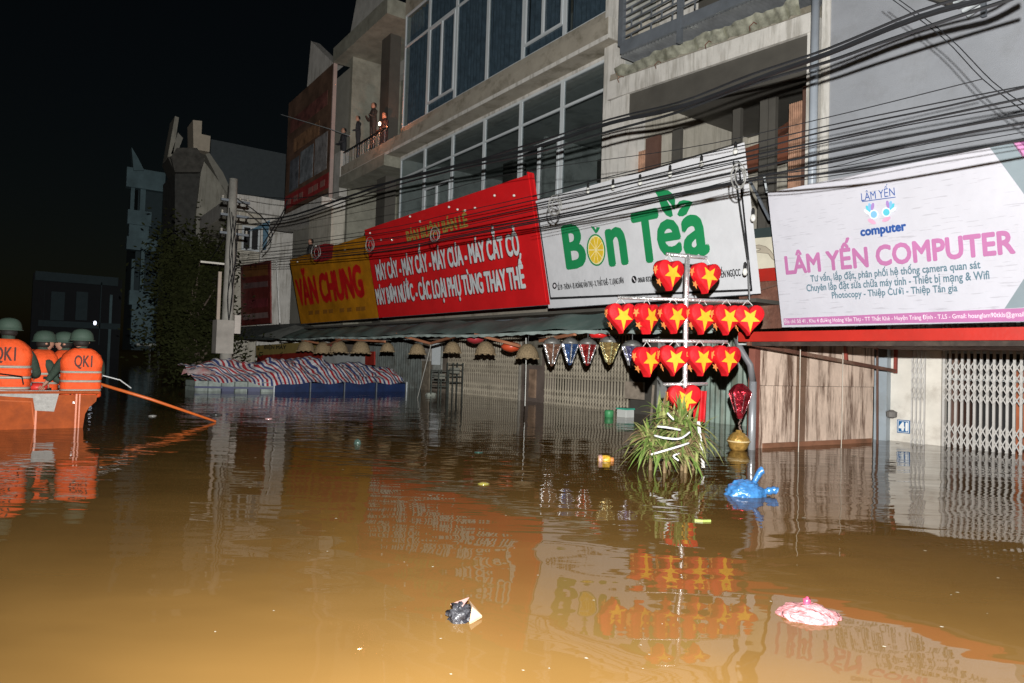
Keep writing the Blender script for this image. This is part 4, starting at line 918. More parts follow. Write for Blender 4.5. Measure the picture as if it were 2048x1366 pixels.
for lb_, pts in (('thin service wire drooping from the pole to the pale house wall', [(463, 390), (520, 430), (545, 470), (527, 500)]), ('service wire looping from the pole down toward the dim red sign', [(463, 440), (452, 470), (420, 520)]), ('service wire rising from the red board to the poster', [(575, 400), (563, 430), (525, 490)])):
    tag(MB().tube(smoothpts([PY(x, y, 4.6) for x, y in pts]), .014, 5).build('service_wire', cablem), lb_, 'cable')

# ================================================================== tree
def tree(name, label, c, rx, ry, rz, n, leafm, trunkm, base, sz=.16):
    t = thing(name, label, 'tree', base)
    top_ = Vector(c)
    b_ = MB(); b_.tube([Vector(base) + Vector((0, 0, -.5)), Vector(base) * .5 + top_ * .5, top_], [.16, .12, .05], 8)
    limbs = []
    for k in range(9):
        d = Vector((random.uniform(-1, 1) * rx, random.uniform(-1, 1) * ry, random.uniform(-.5, .9) * rz)) * .75
        s = Vector(base) * .45 + top_ * .55; b_.tube([s, s * .5 + (top_ + d) * .5 + Vector((0, 0, .1)), top_ + d], [.06, .04, .012], 5); limbs.append(top_ + d)
    b_.build('trunk', trunkm, t)
    g = MB(); cl = [(Vector(c) + Vector((random.gauss(0, .5) * rx, random.gauss(0, .5) * ry, random.uniform(-1, .9) * rz)), random.uniform(.25, .6)) for _ in range(60)]
    for i in range(n):
        cc, rr = random.choice(cl); p = cc + Vector((random.gauss(0, rr), random.gauss(0, rr), random.gauss(0, rr)))
        a_ = Vector((random.gauss(0, 1), random.gauss(0, 1), random.gauss(0, .6))).normalized(); q = a_.orthogonal().normalized(); s_ = random.uniform(.5, 1.2) * sz
        g.poly([p, p + a_ * s_ * .5 + q * s_ * .25, p + a_ * s_, p + a_ * s_ * .5 - q * s_ * .25])
    o = g.build('crown', leafm, t); o['kind'] = 'stuff'
    return t
leafd = mat('dark_leaf', (.02, .023, .008), .9, var=.5, scale=2, spec=.05)
bark = mat('bark', (.08, .06, .045), .9)
tc_ = PD(384, 590, 22)
tree('leafy_tree', 'dark bushy tree filling the space left of the utility pole', tc_, .9, .72, 1.9, 8000, leafd, bark, (tc_.x, tc_.y, 0))
tc_ = PD(395, 700, 20)
tree('leafy_tree', 'low dark bush at water level below the tree left of the pole', tc_, .7, .8, .6, 2500, leafd, bark, (tc_.x, tc_.y, 0))

# ================================================================== striped tarpaulin stall
Lp, Mp, Rp = PZ(389, 781.5, 0), PZ(547, 784, 0), PZ(812, 783, 0)
ms_ = thing('market_stall', 'flooded stall of blue crates and white trays under the striped tarpaulin', 'stall', (-15, 5, 0))
bluec = mat('blue_crate', (.007, .02, .075), .5, var=.3, scale=4); whc = mat('pale_tray', (.22, .26, .24), .6, var=.5, scale=5); navy = mat('navy_block', (.02, .03, .1), .5)
dR = (Rp - Mp); hC = .25
for k in range(4):
    a_ = Mp + dR * (k / 4) + dR * .006; d_ = dR * (.25 - .012)
    MB().quadbox(a_ - Vector((0, 0, .2)), d_, (-.9, .1, 0), (0, 0, hC + .2 - (.02 if k % 2 else 0))).build('blue_crate', bluec, ms_, bevel=.012)
for k in (0, 1, 2, 3, 4):
    a_ = Mp + dR * (k / 4); MB().bar(a_ + Vector((.03, 0, -.2)), a_ + Vector((.03, 0, hC + .03)), .03).build('corner_post', frame_w if k in (0, 4) else steelblue, ms_)
dL = (Mp - Lp); nL = 6
for k in range(nL):
    a_ = Lp + dL * (k / nL) + dL * .006; d_ = dL * (1 / nL - .012)
    for z0, z1, m_ in ((-.2, .10, navy if k in (2, 4) else whc), (.11, .25, whc)):
        MB().quadbox(a_ + Vector((0, 0, z0)), d_, (-.7, -.1, 0), (0, 0, z1 - z0)).build('tray', m_, ms_, bevel=.01)
MB().quadbox(Lp + Vector((.015, -.01, .07)), dL, (.02, 0, 0), (0, 0, .05)).build('blue_strip', navy, ms_)
def tarp_mat():
    m = bpy.data.materials.new('striped_tarp'); m.use_nodes = True; n = m.node_tree; L = n.links; b = n.nodes['Principled BSDF']; b.inputs['Roughness'].default_value = .42
    at = n.nodes.new('ShaderNodeAttribute'); at.attribute_name = 'stripe'
    fr = n.nodes.new('ShaderNodeMath'); fr.operation = 'FRACT'; L.new(at.outputs['Fac'], fr.inputs[0])
    r = n.nodes.new('ShaderNodeValToRGB'); r.color_ramp.interpolation = 'CONSTANT'; e = r.color_ramp.elements
    cols = [(0, (.42, .03, .04)), (.25, (.62, .62, .64)), (.5, (.05, .07, .2)), (.75, (.62, .62, .64))]
    e[0].position = 0; e[0].color = (*cols[0][1], 1); e[1].position = .25; e[1].color = (*cols[1][1], 1)
    for p_, c_ in cols[2:]: x = e.new(p_); x.color = (*c_, 1)
    L.new(fr.outputs[0], r.inputs[0]); L.new(r.outputs[0], b.inputs['Base Color'])
    tc = n.nodes.new('ShaderNodeTexCoord'); q = n.nodes.new('ShaderNodeTexNoise'); q.inputs['Scale'].default_value = 7; q.inputs['Detail'].default_value = 5; L.new(tc.outputs['Object'], q.inputs['Vector'])
    bp = n.nodes.new('ShaderNodeBump'); bp.inputs['Strength'].default_value = .7; bp.inputs['Distance'].default_value = .08; L.new(q.outputs['Fac'], bp.inputs['Height']); L.new(bp.outputs[0], b.inputs['Normal'])
    return m
g = MB(); NU, NV = 130, 34
import mathutils.noise as mn
lL, lR = dL.length, dR.length
backdir = Vector((-1.9, -.1, 0))
def tp(u, v):   # u along L->M->R path, v from front edge (0) to back (1)
    s_ = u * (lL + lR)
    f_ = Lp + dL * (s_ / lL) if s_ < lL else Mp + dR * ((s_ - lL) / lR)
    p = f_ + backdir * v
    rise = math.sin(min(1, v * 1.5) * math.pi / 2)
    zt_ = .27 + rise * (.30 + .26 * math.sin(min(1, u * 2.4) * math.pi / 2) * (1 - .65 * max(0, (u - .45) / .55)))
    nn = mn.noise(Vector((p.x * 1.1, p.y * 1.1, 0))) * .2 + mn.noise(Vector((p.x * 3.5, p.y * 3.5, 3))) * .07
    zt_ += nn * min(1, v * 4) + .018 * math.sin(u * 160 + v * 10) * min(1, v * 3)
    if v == 0: p = p + Vector((.05, -.02, 0)); zt_ = .24 + .03 * math.sin(u * 40) - (.1 * max(0, 1 - abs(s_ - lL) / .6))
    return (p.x + mn.noise(Vector((u * 20, v * 9, 7))) * .06, p.y, zt_)
g.grid(tp, NU, NV)
tobj = g.build('tarpaulin', tarp_mat(), smooth=True)
at = tobj.data.attributes.new('stripe', 'FLOAT', 'POINT')
vals = []
for i in range(NU + 1):
    for j in range(NV + 1):
        u, v = i / NU, j / NV
        vals.append(u * 27 + v * 2.6 * (1 - u) + mn.noise(Vector((u * 7, v * 4, 1))) * .55 + (v * 3.5 * max(0, .35 - u) / .35) + mn.noise(Vector((u * 30, v * 14, 5))) * .12)
at.data.foreach_set('value', vals)
tag(tobj, 'red white and blue striped tarpaulin heaped over the flooded stall', 'tarpaulin')
c = PD(398, 745, 16.9)
g = MB(); g.grid(lambda u, v: c + RT * ((u - .5) * .7) + Vector((0, 0, .13 * math.sin(math.pi * v) - .12 * abs(u - .45) + .03 * math.sin(u * 9 + v * 5))) + FW * ((v - .5) * .35), 16, 10)
o = g.build('tarpaulin', _m.get('pale_tarp') or mat('pale_tarp_end', (.5, .42, .42), .45, var=.25, scale=6, bump=.8, bscale=12, stain=.9, scol=(.45, .06, .06)), smooth=True); tag(o, 'crumpled pale end of the tarpaulin sticking out at the left of the stall', 'tarpaulin')
# clutter right of the stall
for k, (x, y, w_, h_, cl, lb_) in enumerate(((870, 756, 30, 34, (.07, .08, .07), 'dark metal rack standing in water right of the stall'), (862, 790, 24, 12, (.3, .32, .28), 'pale box half sunk below the dark rack'), (890, 802, 14, 6, (.6, .58, .55), 'small red and white bottle floating before the rack'), (840, 800, 14, 18, (.4, .42, .4), 'crumpled pale bag at the foot of the leaning rope'), (900, 745, 22, 40, (.04, .045, .04), 'black cabinet beside the left folding gate'))):
    c = PY(x, y, 8.9 + k * .06); s_ = (c - EYE).dot(FW) / F; ww, hh = w_ * s_ / 2, h_ * s_ / 2
    t = thing('floating_clutter' if k > 1 else 'metal_rack', lb_, 'clutter', (c.x, c.y, 0))
    g = MB(); m_ = mat('clut_%d' % k, cl, .5, var=.4, scale=8, bump=.5)
    if k in (0, 4):
        for a_ in (-1, 1):
            for b_ in (0, 1): g.bar((c.x + a_ * ww, c.y + b_ * .3, -.2), (c.x + a_ * ww, c.y + b_ * .3, c.z + hh), .03)
        for q in range(4): g.box(c.x - ww, c.x + ww, c.y, c.y + .3, c.z - hh + q * hh * .6, c.z - hh + q * hh * .6 + .02)
        g.build('rack_frame', m_, t); MB().box(c.x - ww * .7, c.x + ww * .5, c.y + .05, c.y + .25, c.z - .02, c.z + hh * .5).build('stored_box', mat('stored', (.2, .2, .17)), t)
    else:
        g.lathe((c.x, c.y, c.z), [(.02, -hh), (ww * .8, -hh * .7), (ww, 0), (ww * .7, hh * .7), (.02, hh)], 9, jit=.15); g.build('body', m_, t)

# ================================================================== hanging ropes
pale_rope = mat('white_rope', (.6, .6, .56), .6)
tag(MB().tube([PY(1052, 676, 7.6), PY(1052, 740, 7.6), PY(1050, 812, 7.6) ], .009, 5).build('rope', pale_rope), 'white rope hanging straight down to the water below the largest lampshade', 'rope')
tag(MB().tube([PY(862, 690, 7.3), PY(848, 745, 7.6), PY(834, 800, 8)], .01, 5).build('rope', pale_rope), 'pale rope leaning from the awning arm down to the floating bag', 'rope')
tag(MB().tube([PY(553, 522, 8.6), PY(560, 646, 8.6)], [.02, .03], 6).build('white_pole', mat('white_pole', (.85, .85, .82), .3)), 'thin white pole standing right of the small dim red sign', 'pole')

# ================================================================== heart lantern stand
HD = 6.96
hs = thing('lantern_stand', 'silver wrapped pole with four cross arms rising from the grassy planter', 'stand', PD(1378, 925, HD))
def tb(a_, b_, r_, nm): MB().tube([PD(*a_, HD), PD(*b_, HD)], r_, 10).build(nm, metalw, hs, smooth=True)
MB().tube([PD(1375, 508, HD), PD(1372, 600, HD), PD(1370, 760, HD), PD(1376, 860, HD), PD(1378, 935, HD)], .026, 10).build('pole', metalw, hs, smooth=True)
for a_, b_ in (((1332, 508), (1414, 516)), ((1236, 595), (1498, 604)), ((1285, 681), (1455, 684)), ((1327, 769), (1415, 768))): tb(a_, b_, .019, 'cross_arm')
hred = mat('heart_red', (.6, .012, .018), .6, var=.25, scale=7, bump=.5, bscale=18, spec=.2); hyel = mat('star_yellow', (.85, .4, .02), .6, var=.15, scale=12, bump=.2)
def heart_outline(n=40):
    pts = []
    for i in range(n):
        t = 2 * math.pi * i / n
        x = 16 * math.sin(t) ** 3; y = 13 * math.cos(t) - 5 * math.cos(2*t) - 2 * math.cos(3*t) - math.cos(4*t)
        pts.append((x / 17, (y + 2.5) / 16))
    return pts
HO = heart_outline()
hearts = [(1340, 551, 34, 'top row, left heart lantern with yellow star on the silver stand'), (1413, 557, 30, 'top row, right heart lantern with yellow star on the silver stand'),
 (1243, 637, 24, 'second row, leftmost heart lantern on the stand'), (1296, 638, 58, 'second row, narrow turned heart lantern second from left'), (1349, 637, 34, 'second row, heart lantern just left of the pole'), (1405, 639, 24, 'second row, heart lantern just right of the pole'), (1454, 640, 22, 'second row, heart lantern second from right'), (1497, 641, 2, 'second row, rightmost heart lantern seen straight on'),
 (1296, 724, 42, 'third row, leftmost heart lantern on the stand'), (1348, 722, 10, 'third row, broad heart lantern left of the pole'), (1402, 722, 26, 'third row, heart lantern right of the pole'), (1453, 722, 30, 'third row, rightmost heart lantern on the stand'),
 (1369, 803, 8, 'lowest heart lantern half hidden by the grass')]
def star(c, ux, uy, r_, n_, deep=1.35):
    pts = []
    for i in range(10):
        t = -math.pi / 2 + i * math.pi / 5; q = r_ if i % 2 == 0 else r_ * .43
        if i == 0: q = r_ * deep
        pts.append(c + ux * (math.cos(t) * q) + uy * (math.sin(t) * q))
    return pts
for i, (x, y, yaw, lb_) in enumerate(hearts):
    d0 = HD - .07 + (i % 3) * .02
    c = PD(x, y, d0); t = thing('heart_lantern', 'red ' + lb_.replace('yellow ', 'yellow ') if False else lb_, 'lantern', c, 'red heart lanterns with yellow stars')
    a0 = R(yaw * .72); fn_ = (-_f0).copy(); rr = _r0.copy()
    fn_ = (-_f0) * math.cos(a0) + _r0 * math.sin(a0); rr = _r0 * math.cos(a0) + _f0 * math.sin(a0)
    S = .165 * (1.0 if i < 12 else 1.08); tl_ = (random.random() - .5) * .11; uz = (Vector((0, 0, 1)) + rr * tl_).normalized(); rr = (rr - Vector((0, 0, 1)) * tl_).normalized(); TK = .11
    b_ = MB(); nH = len(HO); rings = []
    for (sc_, dd) in ((.0, .012), (.93, .01), (.985, .002), (1.0, -.012), (1.0, -TK + .02), (.985, -TK + .002), (.0, -TK)):
        k = len(b_.v)
        for (hx, hy) in HO: b_.v.append(c + fn_ * (dd + .03) + rr * (hx * S * max(sc_, .001)) + uz * (hy * S * max(sc_, .001) * 1.04))
        rings.append(k)
    for k0, k1 in zip(rings, rings[1:]):
        for j in range(nH): b_.f.append((k0 + j, k0 + (j+1) % nH, k1 + (j+1) % nH, k1 + j))
    b_.build('heart_body', hred, t, smooth=True)
    MB().prism(star(c + fn_ * .050 + uz * .02, rr, uz, S * .63, 5), fn_ * -.006).build('star', hyel, t)
    # small stars on the left side wall
    sd = -rr
    for oz, sx_ in ((.35, .9), (-.42, .78)):
        q = c + fn_ * (.03 - TK / 2) + sd * (S * (.955 if oz > 0 else .69)) + uz * (oz * S)
        slope = Vector((0, 0, 0)); uyv = (uz * .9 + sd * (.0 if oz > 0 else .45)).normalized()
        MB().prism(star(q, fn_, uyv, S * .26, 5, 1.1), sd * .006).build('small_star', mat('faded_star', (.75, .28, .08), .5), t)
    tp_ = c + uz * (S * 1.0) - fn_ * .02
    MB().tube([tp_ + rr * .05 - uz * .01, tp_ + uz * .045, tp_ - rr * .05 - uz * .01], .004, 4).build('wire_hanger', mat('pale_wire', (.6, .6, .58), .4), t)
# red box-like banner behind
c = PD(1400, 800, 7.6)
t = thing('red_banner', 'red cloth banner hanging behind the lowest heart lantern', 'banner', c)
g = MB(); g.grid(lambda u, v: PD(1388 + u * 25, 782 + v * 62, 7.7) + FW * (.03 * math.sin(u * 12 + v * 2)), 14, 8); g.build('cloth', mat('red_cloth', (.5, .01, .015), .6, var=.3, scale=5), t, smooth=True)
tag(MB().box(*[f for f in (PY(1270, 0, 9.9).x, PY(1306, 0, 9.9).x)], 9.9, 9.95, PY(1290, 800, 9.9).z, PY(1290, 765, 9.9).z).build('wooden_crate_panel', mat('pale_wood', (.3, .25, .2), .7, var=.3, scale=8)), 'pale wooden panel hung beside the old folding gate', 'panel')
tag(MB().bar(PY(1307, 770, 9.7), PY(1302, 840, 9.7), .03).build('wooden_stake', mat('pale_wood', (.3, .25, .2))), 'thin wooden stick standing right of the pale wooden panel', 'stick')
# red foil lantern + gold pot
c = PY(1480, 797, 7.1); s_ = (c - EYE).dot(FW) / F
t = thing('foil_lantern', 'dark red foil diamond lantern hanging above the golden pot', 'lantern', c)
MB().lathe(c, [(.03, -40 * s_), (10 * s_, -28 * s_), (21 * s_, 8 * s_), (22 * s_, 14 * s_), (12 * s_, 26 * s_), (.03, 30 * s_)], 6, jit=.05).build('foil_body', foil('fo_darkred', (.5, .03, .05)), t)
g = MB()
for i in range(6):
    a0 = 2 * math.pi * i / 6; d_ = Vector((math.sin(a0), -math.cos(a0), 0)); g.tube([c + d_ * 22 * s_ + Vector((0, 0, 10 * s_)), c + d_ * 9 * s_ + Vector((0, 0, -28 * s_))], .007, 5)
g.build('foil_edges', foil('fo_pink', (.75, .3, .32)), t)
g = MB()
for k in range(8): g.tube([c + Vector((.01 * math.sin(k * 2), .01 * math.cos(k * 3), -38 * s_ - k * 3.6 * s_)), c + Vector((.02 * math.cos(k), .015, -42 * s_ - k * 3.6 * s_))], .008, 5)
g.build('tassel', mat('tassel_grey', (.2, .14, .12), .6), t)
c = PY(1477, 882, 7.1)
t = thing('golden_lantern', 'golden round pot shaped lantern floating by the silver drainpipe', 'lantern', c)
MB().lathe(c, [(.05, -22 * s_), (17 * s_, -14 * s_), (21 * s_, -3 * s_), (22 * s_, 0), (20 * s_, 6 * s_), (12 * s_, 16 * s_), (6 * s_, 18 * s_), (6 * s_, 22 * s_), (.01, 22 * s_)], 20, jit=.015).build('pot_body', mat('gold_cloth', (.45, .27, .07), .35, metal=.35, var=.45, scale=14, bump=.6, bscale=30), t, smooth=True)
MB().lathe(c, [(21.5 * s_, -1.5 * s_), (23.5 * s_, 0), (21.5 * s_, 1.5 * s_)], 24).build('rim_band', mat('pale_gold', (.7, .55, .3), .35), t, smooth=True)

# ================================================================== planter plants
green = mat('leaf_green', (.13, .2, .045), .5, var=.5, scale=8); olive = mat('leaf_olive', (.26, .28, .1), .5, var=.4, scale=8); dry = mat('leaf_dry', (.2, .14, .07), .7, var=.4)
def spiky(label, px, py, d, n, ln, tilt, mats, seed):
    random.seed(seed); base = PD(px, py, d); t = thing('spiky_plant', label, 'plant', base, 'grassy plants round the lantern stand')
    gs = [MB() for _ in mats]
    for i in range(int(n * 1.2)):
        az = random.uniform(0, 2 * math.pi) ; L2 = random.choice((.8, 1, 1.35)); el = random.uniform(.1, 1.45) if tilt else random.uniform(-.1, 1.2)
        L_ = ln * random.uniform(.5, .95) * L2; d_ = Vector((math.cos(az) * math.cos(el), math.sin(az) * math.cos(el), math.sin(el)))
        w_ = random.uniform(.006, .013); side = d_.cross(Vector((0, 0, 1)));
        side = side.normalized() if side.length > .05 else Vector((1, 0, 0))
        g = random.choices(gs, weights=[.42, .4, .18][:len(gs)])[0]; k = len(g.v); p = base + Vector((random.gauss(0, .03), random.gauss(0, .03), random.uniform(-.06, .06)))
        droop = random.uniform(.3, 1.25) * L_; N = 5
        for j in range(N + 1):
            s_ = j / N; q = p + d_ * L_ * s_ - Vector((0, 0, droop * s_ * s_ * math.cos(el))); ww = w_ * (1 - s_ ** 2.5) * (.5 + 1.2 * min(1, s_ * 4)) + .0005
            g.v += [q - side * ww, q + Vector((0, 0, -ww * .5)), q + side * ww]
        for j in range(N):
            a_ = k + j * 3; g.f += [(a_, a_ + 3, a_ + 4, a_ + 1), (a_ + 1, a_ + 4, a_ + 5, a_ + 2)]
    for g, m_ in zip(gs, mats):
        if g.f:
            o = g.build('leaves', m_, t); o['kind'] = 'stuff'
    MB().tube([base, Vector((base.x, base.y, -.1))], [.012, .02], 6).build('stem', dry, t)
gm_ = (green, olive, dry)
spiky('tall green spiky plant at the centre before the lowest heart', 1366, 850, 6.55, 95, .34, True, gm_, 1)
spiky('left outer grassy plant arching over the water', 1302, 880, 6.5, 90, .36, False, (olive, green, dry), 2)
spiky('dense grassy tuft between the two white ribbon loops', 1340, 862, 6.7, 100, .34, False, gm_, 3)
spiky('right grassy plant beside the white stake', 1388, 872, 6.6, 95, .34, False, gm_, 4)
spiky('low drooping plant at the waterline right of centre', 1372, 900, 6.4, 100, .26, False, (dry, olive, green), 5)
spiky('low leaning plant at the waterline left of centre', 1330, 905, 6.35, 75, .26, False, (green, olive, dry), 6)
spiky('back plant rising behind the ribbons', 1330, 835, 6.85, 60, .28, True, gm_, 8)
random.seed(11)
rib = mat('white_ribbon', (.8, .82, .82), .5, var=.05)
def ribbon(lb_, pts, r_=.010, d=6.25):
    P = smoothpts([PD(x, y, d + dd) for x, y, dd in pts], 6); o = MB().tube(P, r_, 6).build('white_ribbon', rib, smooth=True); tag(o, lb_, 'ribbon', 'white plastic ribbons tied round the plants')
ribbon('white ribbon curve around the upper left of the plants', [(1315, 853, .05), (1335, 855, 0), (1361, 860, .06)])
ribbon('long white ribbon curve round the middle of the plants', [(1309, 871, .1), (1330, 876, 0), (1360, 877, 0), (1380, 864, .1)])
ribbon('lowest white ribbon slanting up across the plants', [(1302, 909, 0), (1330, 901, -.03), (1360, 892, -.02), (1378, 886, .06)])
ribbon('short white ribbon piece high in the plants', [(1335, 826, .2), (1341, 833, .18), (1347, 839, .2)])
ribbon('folded white ribbon end at the waterline', [(1358, 907, -.05), (1347, 912, -.08), (1357, 921, -.08)], .009)
g = MB(); g.quadbox(PD(1394, 843, 6.5), PD(1400, 843, 6.5) - PD(1394, 843, 6.5), PD(1404, 925, 6.5) - PD(1394, 843, 6.5) + Vector((0, 0, -.05)), FW * .02)
tag(g.build('white_stake', mat('white_stake', (.62, .62, .58), .6, stain=.5, scol=(.3, .28, .24))), 'white wooden stake leaning at the right of the plants', 'stake')

# ================================================================== floating things
bx_ = thing('cool_box', 'white box with green rim floating before the old gate', 'box', PZ(1245, 832, 0))
a_ = PZ(1233, 833, 0)
MB().box(a_.x, a_.x + .25, a_.y, a_.y + .22, -.06, .14).build('tub', mat('white_tub', (.6, .62, .6), .4), bx_, bevel=.01)
MB().box(a_.x - .01, a_.x + .26, a_.y - .01, a_.y + .23, .14, .17).build('rim', mat('green_rim', (.05, .4, .28), .4), bx_, bevel=.006)
a_ = PZ(1218, 834, 0)
gt = thing('green_tub', 'small green and grey plastic tub floating left of the white box', 'tub', a_)
MB().lathe(a_ + Vector((0, 0, .05)), [(.06, -.08), (.085, -.05), (.09, .05), (.08, .08)], 12, jit=.03).build('tub', mat('green_plastic', (.06, .28, .11), .45, var=.3), gt, smooth=True)
# blue bag
def blob(name, lb_, cat, c, sx, sy, sz, m, jit, seed, n=26, twist=0.):
    b_ = MB()
    def f(u, v):
        th, ph = 2 * math.pi * u, math.pi * (v * .62)
        d = Vector((math.cos(th) * math.sin(ph), math.sin(th) * math.sin(ph), math.cos(ph)))
        q = 1 + jit * (mn.noise(d * 2.3 + Vector((seed, 0, 0))) + .6 * mn.noise(d * 6 + Vector((0, seed, 0))))
        return c + _r0 * (d.x * sx * q) + _f0 * (d.y * sy * q) + Vector((0, 0, d.z * sz * q + .0))
    b_.grid(f, n, n // 2)
    return b_
cb = PZ(1490, 990, 0)
bag = thing('plastic_bag', 'knotted blue plastic bag floating before the plywood wall', 'bag', cb)
bluep = mat('blue_plastic', (.045, .17, .4), .22, var=.35, scale=18, bump=.5, bscale=22, coat=.3)
blob('', '', '', cb + Vector((0, 0, .0)), .155, .12, .115, bluep, .16, 3., n=60).build('body', bluep, bag, smooth=True)
def ear(c0, pts, r_): return MB().tube(smoothpts([c0 + _r0 * x + Vector((0, 0, z)) for x, z in pts], 4), r_, 7)
pts = [(.06, .08), (.09, .14), (.12, .19), (.135, .2)]; e1 = ear(cb, pts, [.02 + .012 * (i / 12) for i in range(13)]); e1.build('ear', bluep, bag, smooth=True)
pts = [(.12, .02), (.18, .035), (.23, .045), (.25, .04)]; ear(cb, pts, [.022 + .012 * abs(math.sin(i)) for i in range(13)]).build('ear', bluep, bag, smooth=True)
cb = PZ(1618, 1232, 0); pinkp = mat('pink_plastic', (.46, .2, .21), .25, var=.5, scale=14, bump=1, bscale=40, coat=.6, stain=.95, scol=(.45, .3, .27), spec=.3)
bag = thing('plastic_bag', 'pink and white knotted plastic bag floating at lower right', 'bag', cb)
blob('', '', '', cb + Vector((0, 0, -.005)), .122, .1, .05, pinkp, .15, 8., n=60).build('body', pinkp, bag, smooth=True)
blob('', '', '', cb + _r0 * .0 + _f0 * .02 + Vector((0, 0, .045)), .016, .012, .022, pinkp, .5, 5., n=12).build('knot', mat('dark_pink_plastic', (.35, .05, .1), .35), bag, smooth=True)
cb = PZ(925, 1236, 0); bp_ = mat('black_plastic', (.02, .02, .025), .25, bump=1, bscale=30, var=.4, coat=.4, stain=.5, scol=(.3, .3, .32))
bag = thing('plastic_bag', 'torn black plastic bag with cream paper floating at lower centre', 'bag', cb)
blob('', '', '', cb - _r0 * .01, .055, .06, .042, bp_, .55, 2.).build('body', bp_, bag, smooth=True)
cream_p = mat('cream_paper', (.42, .29, .19), .7, var=.2)
MB().prism([cb + _r0 * .02 + _f0 * .07 + Vector((0, 0, .045)), cb + _r0 * .075 + Vector((0, 0, .012)), cb + _r0 * .03 - _f0 * .06 + Vector((0, 0, .006)), cb + _r0 * .035 + Vector((0, 0, .045))], (0, 0, -.008)).build('paper', cream_p, bag)
MB().prism([cb - _r0 * .05 + _f0 * .03 + Vector((0, 0, .042)), cb + _r0 * .02 + _f0 * .06 + Vector((0, 0, .06)), cb - _r0 * .0 + _f0 * .0 + Vector((0, 0, .048))], (0, 0, -.004)).build('paper', mat('pinkish_paper', (.4, .25, .23), .7), bag)
cb = PZ(1210, 922, 0)
t = thing('snack_cup', 'yellow printed cup floating on its side left of the plants', 'cup', cb)
MB().lathe(cb + Vector((0, 0, .012)), [(.03, -.075), (.045, -.07), (.05, .03), (.045, .05)], 14, ax=_r0).build('cup', mat('yellow_label', (.6, .36, .04), .4, var=.6, scale=40), t, smooth=True)
MB().lathe(cb + Vector((0, 0, .012)), [(.03, .05), (.03, .085), (.02, .09)], 12, ax=_r0).build('cap', mat('orange_cap', (.5, .2, .06), .4), t, smooth=True)
MB().lathe(cb + Vector((0, 0, .012)), [(.046, -.072), (.0515, -.06), (.052, -.035), (.046, -.03)], 14, ax=_r0).build('end_band', mat('red_white_band', (.5, .3, .25), .4, var=.6, scale=60), t, smooth=True)
for x, y, r_, cl, lb_ in ((715, 888, .045, (.06, .1, .085), 'dark green glass ball floating at left centre with bright glint'), (957, 905, .05, (.03, .08, .065), 'dim teal plastic bottle floating at centre'), (967, 968, .05, (.25, .22, .05), 'yellow leaf like scrap floating at centre'), (1405, 1043, .05, (.3, .38, .1), 'pale green plastic strip floating below the plants'), (432, 830, .09, (.05, .05, .05), 'dark round object floating at the tip of the orange pole'), (305, 832, .06, (.25, .25, .24), 'pale scrap floating between the boat and the stall'), (537, 838, .06, (.5, .3, .3), 'red and white scrap floating before the stall')):
    c = PZ(x, y, 0); flat = .35 if r_ != .045 else 1.3
    if x == 1405: o = MB().prism([c - _r0 * .05, c - _f0 * .01, c + _r0 * .055, c + _r0 * .055 + _f0 * .02, c + _f0 * .01, c - _r0 * .05 + _f0 * .02], (0, 0, .012)).build('plastic_strip', mat('fl_%d' % x, cl, .4))
    else: o = MB().lathe(c, [(.01, -r_ * .3), (r_ * .8, -r_ * .1), (r_, .1 * r_), (r_ * .7, r_ * flat * .7), (.01, r_ * flat)], 14, jit=.06 if flat < 1 else 0).build('floating_debris', mat('fl_%d' % x, cl, .15, coat=.8, var=.4, scale=20), smooth=True)
    tag(o, lb_, 'debris')
random.seed(5); g = MB()
for k in range(90):
    x, y = random.uniform(420, 2048), random.choice([random.uniform(840, 1000), random.uniform(900, 1366)])
    c = PZ(x, y, .002); s_ = (c - EYE).dot(FW) / F * random.uniform(.8, 2.6); a0 = random.uniform(0, 3)
    d_ = _r0 * math.cos(a0 * .2) * s_ * 2 ; e_ = _f0 * s_ * random.uniform(1, 3)
    g.poly([c - d_, c - e_ * .6, c + d_ * .8 - e_ * .3, c + d_, c + e_ * .7])
o = g.build('floating_litter', mat('foam_specks', (.45, .42, .34), .6, var=.6, scale=9)); tag(o, 'tiny pale foam specks and scraps scattered over the water', 'litter', kind='stuff')

# ================================================================== rescue boat
bt = thing('rescue_boat', 'orange fibreglass rescue boat carrying soldiers at the left edge', 'boat', (-10.8, -1.2, 0))
org = mat('orange_hull', (.34, .07, .015), .65, var=.3, scale=4, bump=.2, stain=.7, scol=(.2, .045, .015), spec=.12)
XS = -10.02
e = [PX(x, y, XS) for x, y in ((195, 790), (192, 803), (178, 815), (170, 828), (165, 852))]
prof = [(-3.4, .44), (e[0].y, e[0].z + .0)] + [(p.y, p.z) for p in e[1:-1]] + [(e[-1].y - .01, -.15), (-3.2, -.15)]
MB().prism([(XS, y, z) for y, z in prof], (-.045, 0, 0)).build('side_panel', org, bt)
MB().prism([(XS - 1.6, y, z) for y, z in prof], (-.045, 0, 0)).build('side_panel', org, bt)
g = MB(); st_ = prof[1:-1]
for (y0, z0), (y1, z1) in zip(st_, st_[1:]): g.poly([(XS - .045, y0, z0), (XS - .045, y1, z1), (XS - 1.6, y1, z1), (XS - 1.6, y0, z0)])
g.poly([(XS - .045, -3.2, -.1), (XS - .045, .6, -.1), (XS - 1.6, .6, -.1), (XS - 1.6, -3.2, -.1)])
g.build('end_panel', org, bt)
MB().box(XS - .12, XS + .03, -3.4, e[0].y + .02, .425, .455).build('gunwale', org, bt, bevel=.01)
MB().box(XS - 1.68, XS - 1.55, -3.4, e[0].y + .02, .425, .455).build('gunwale', org, bt)
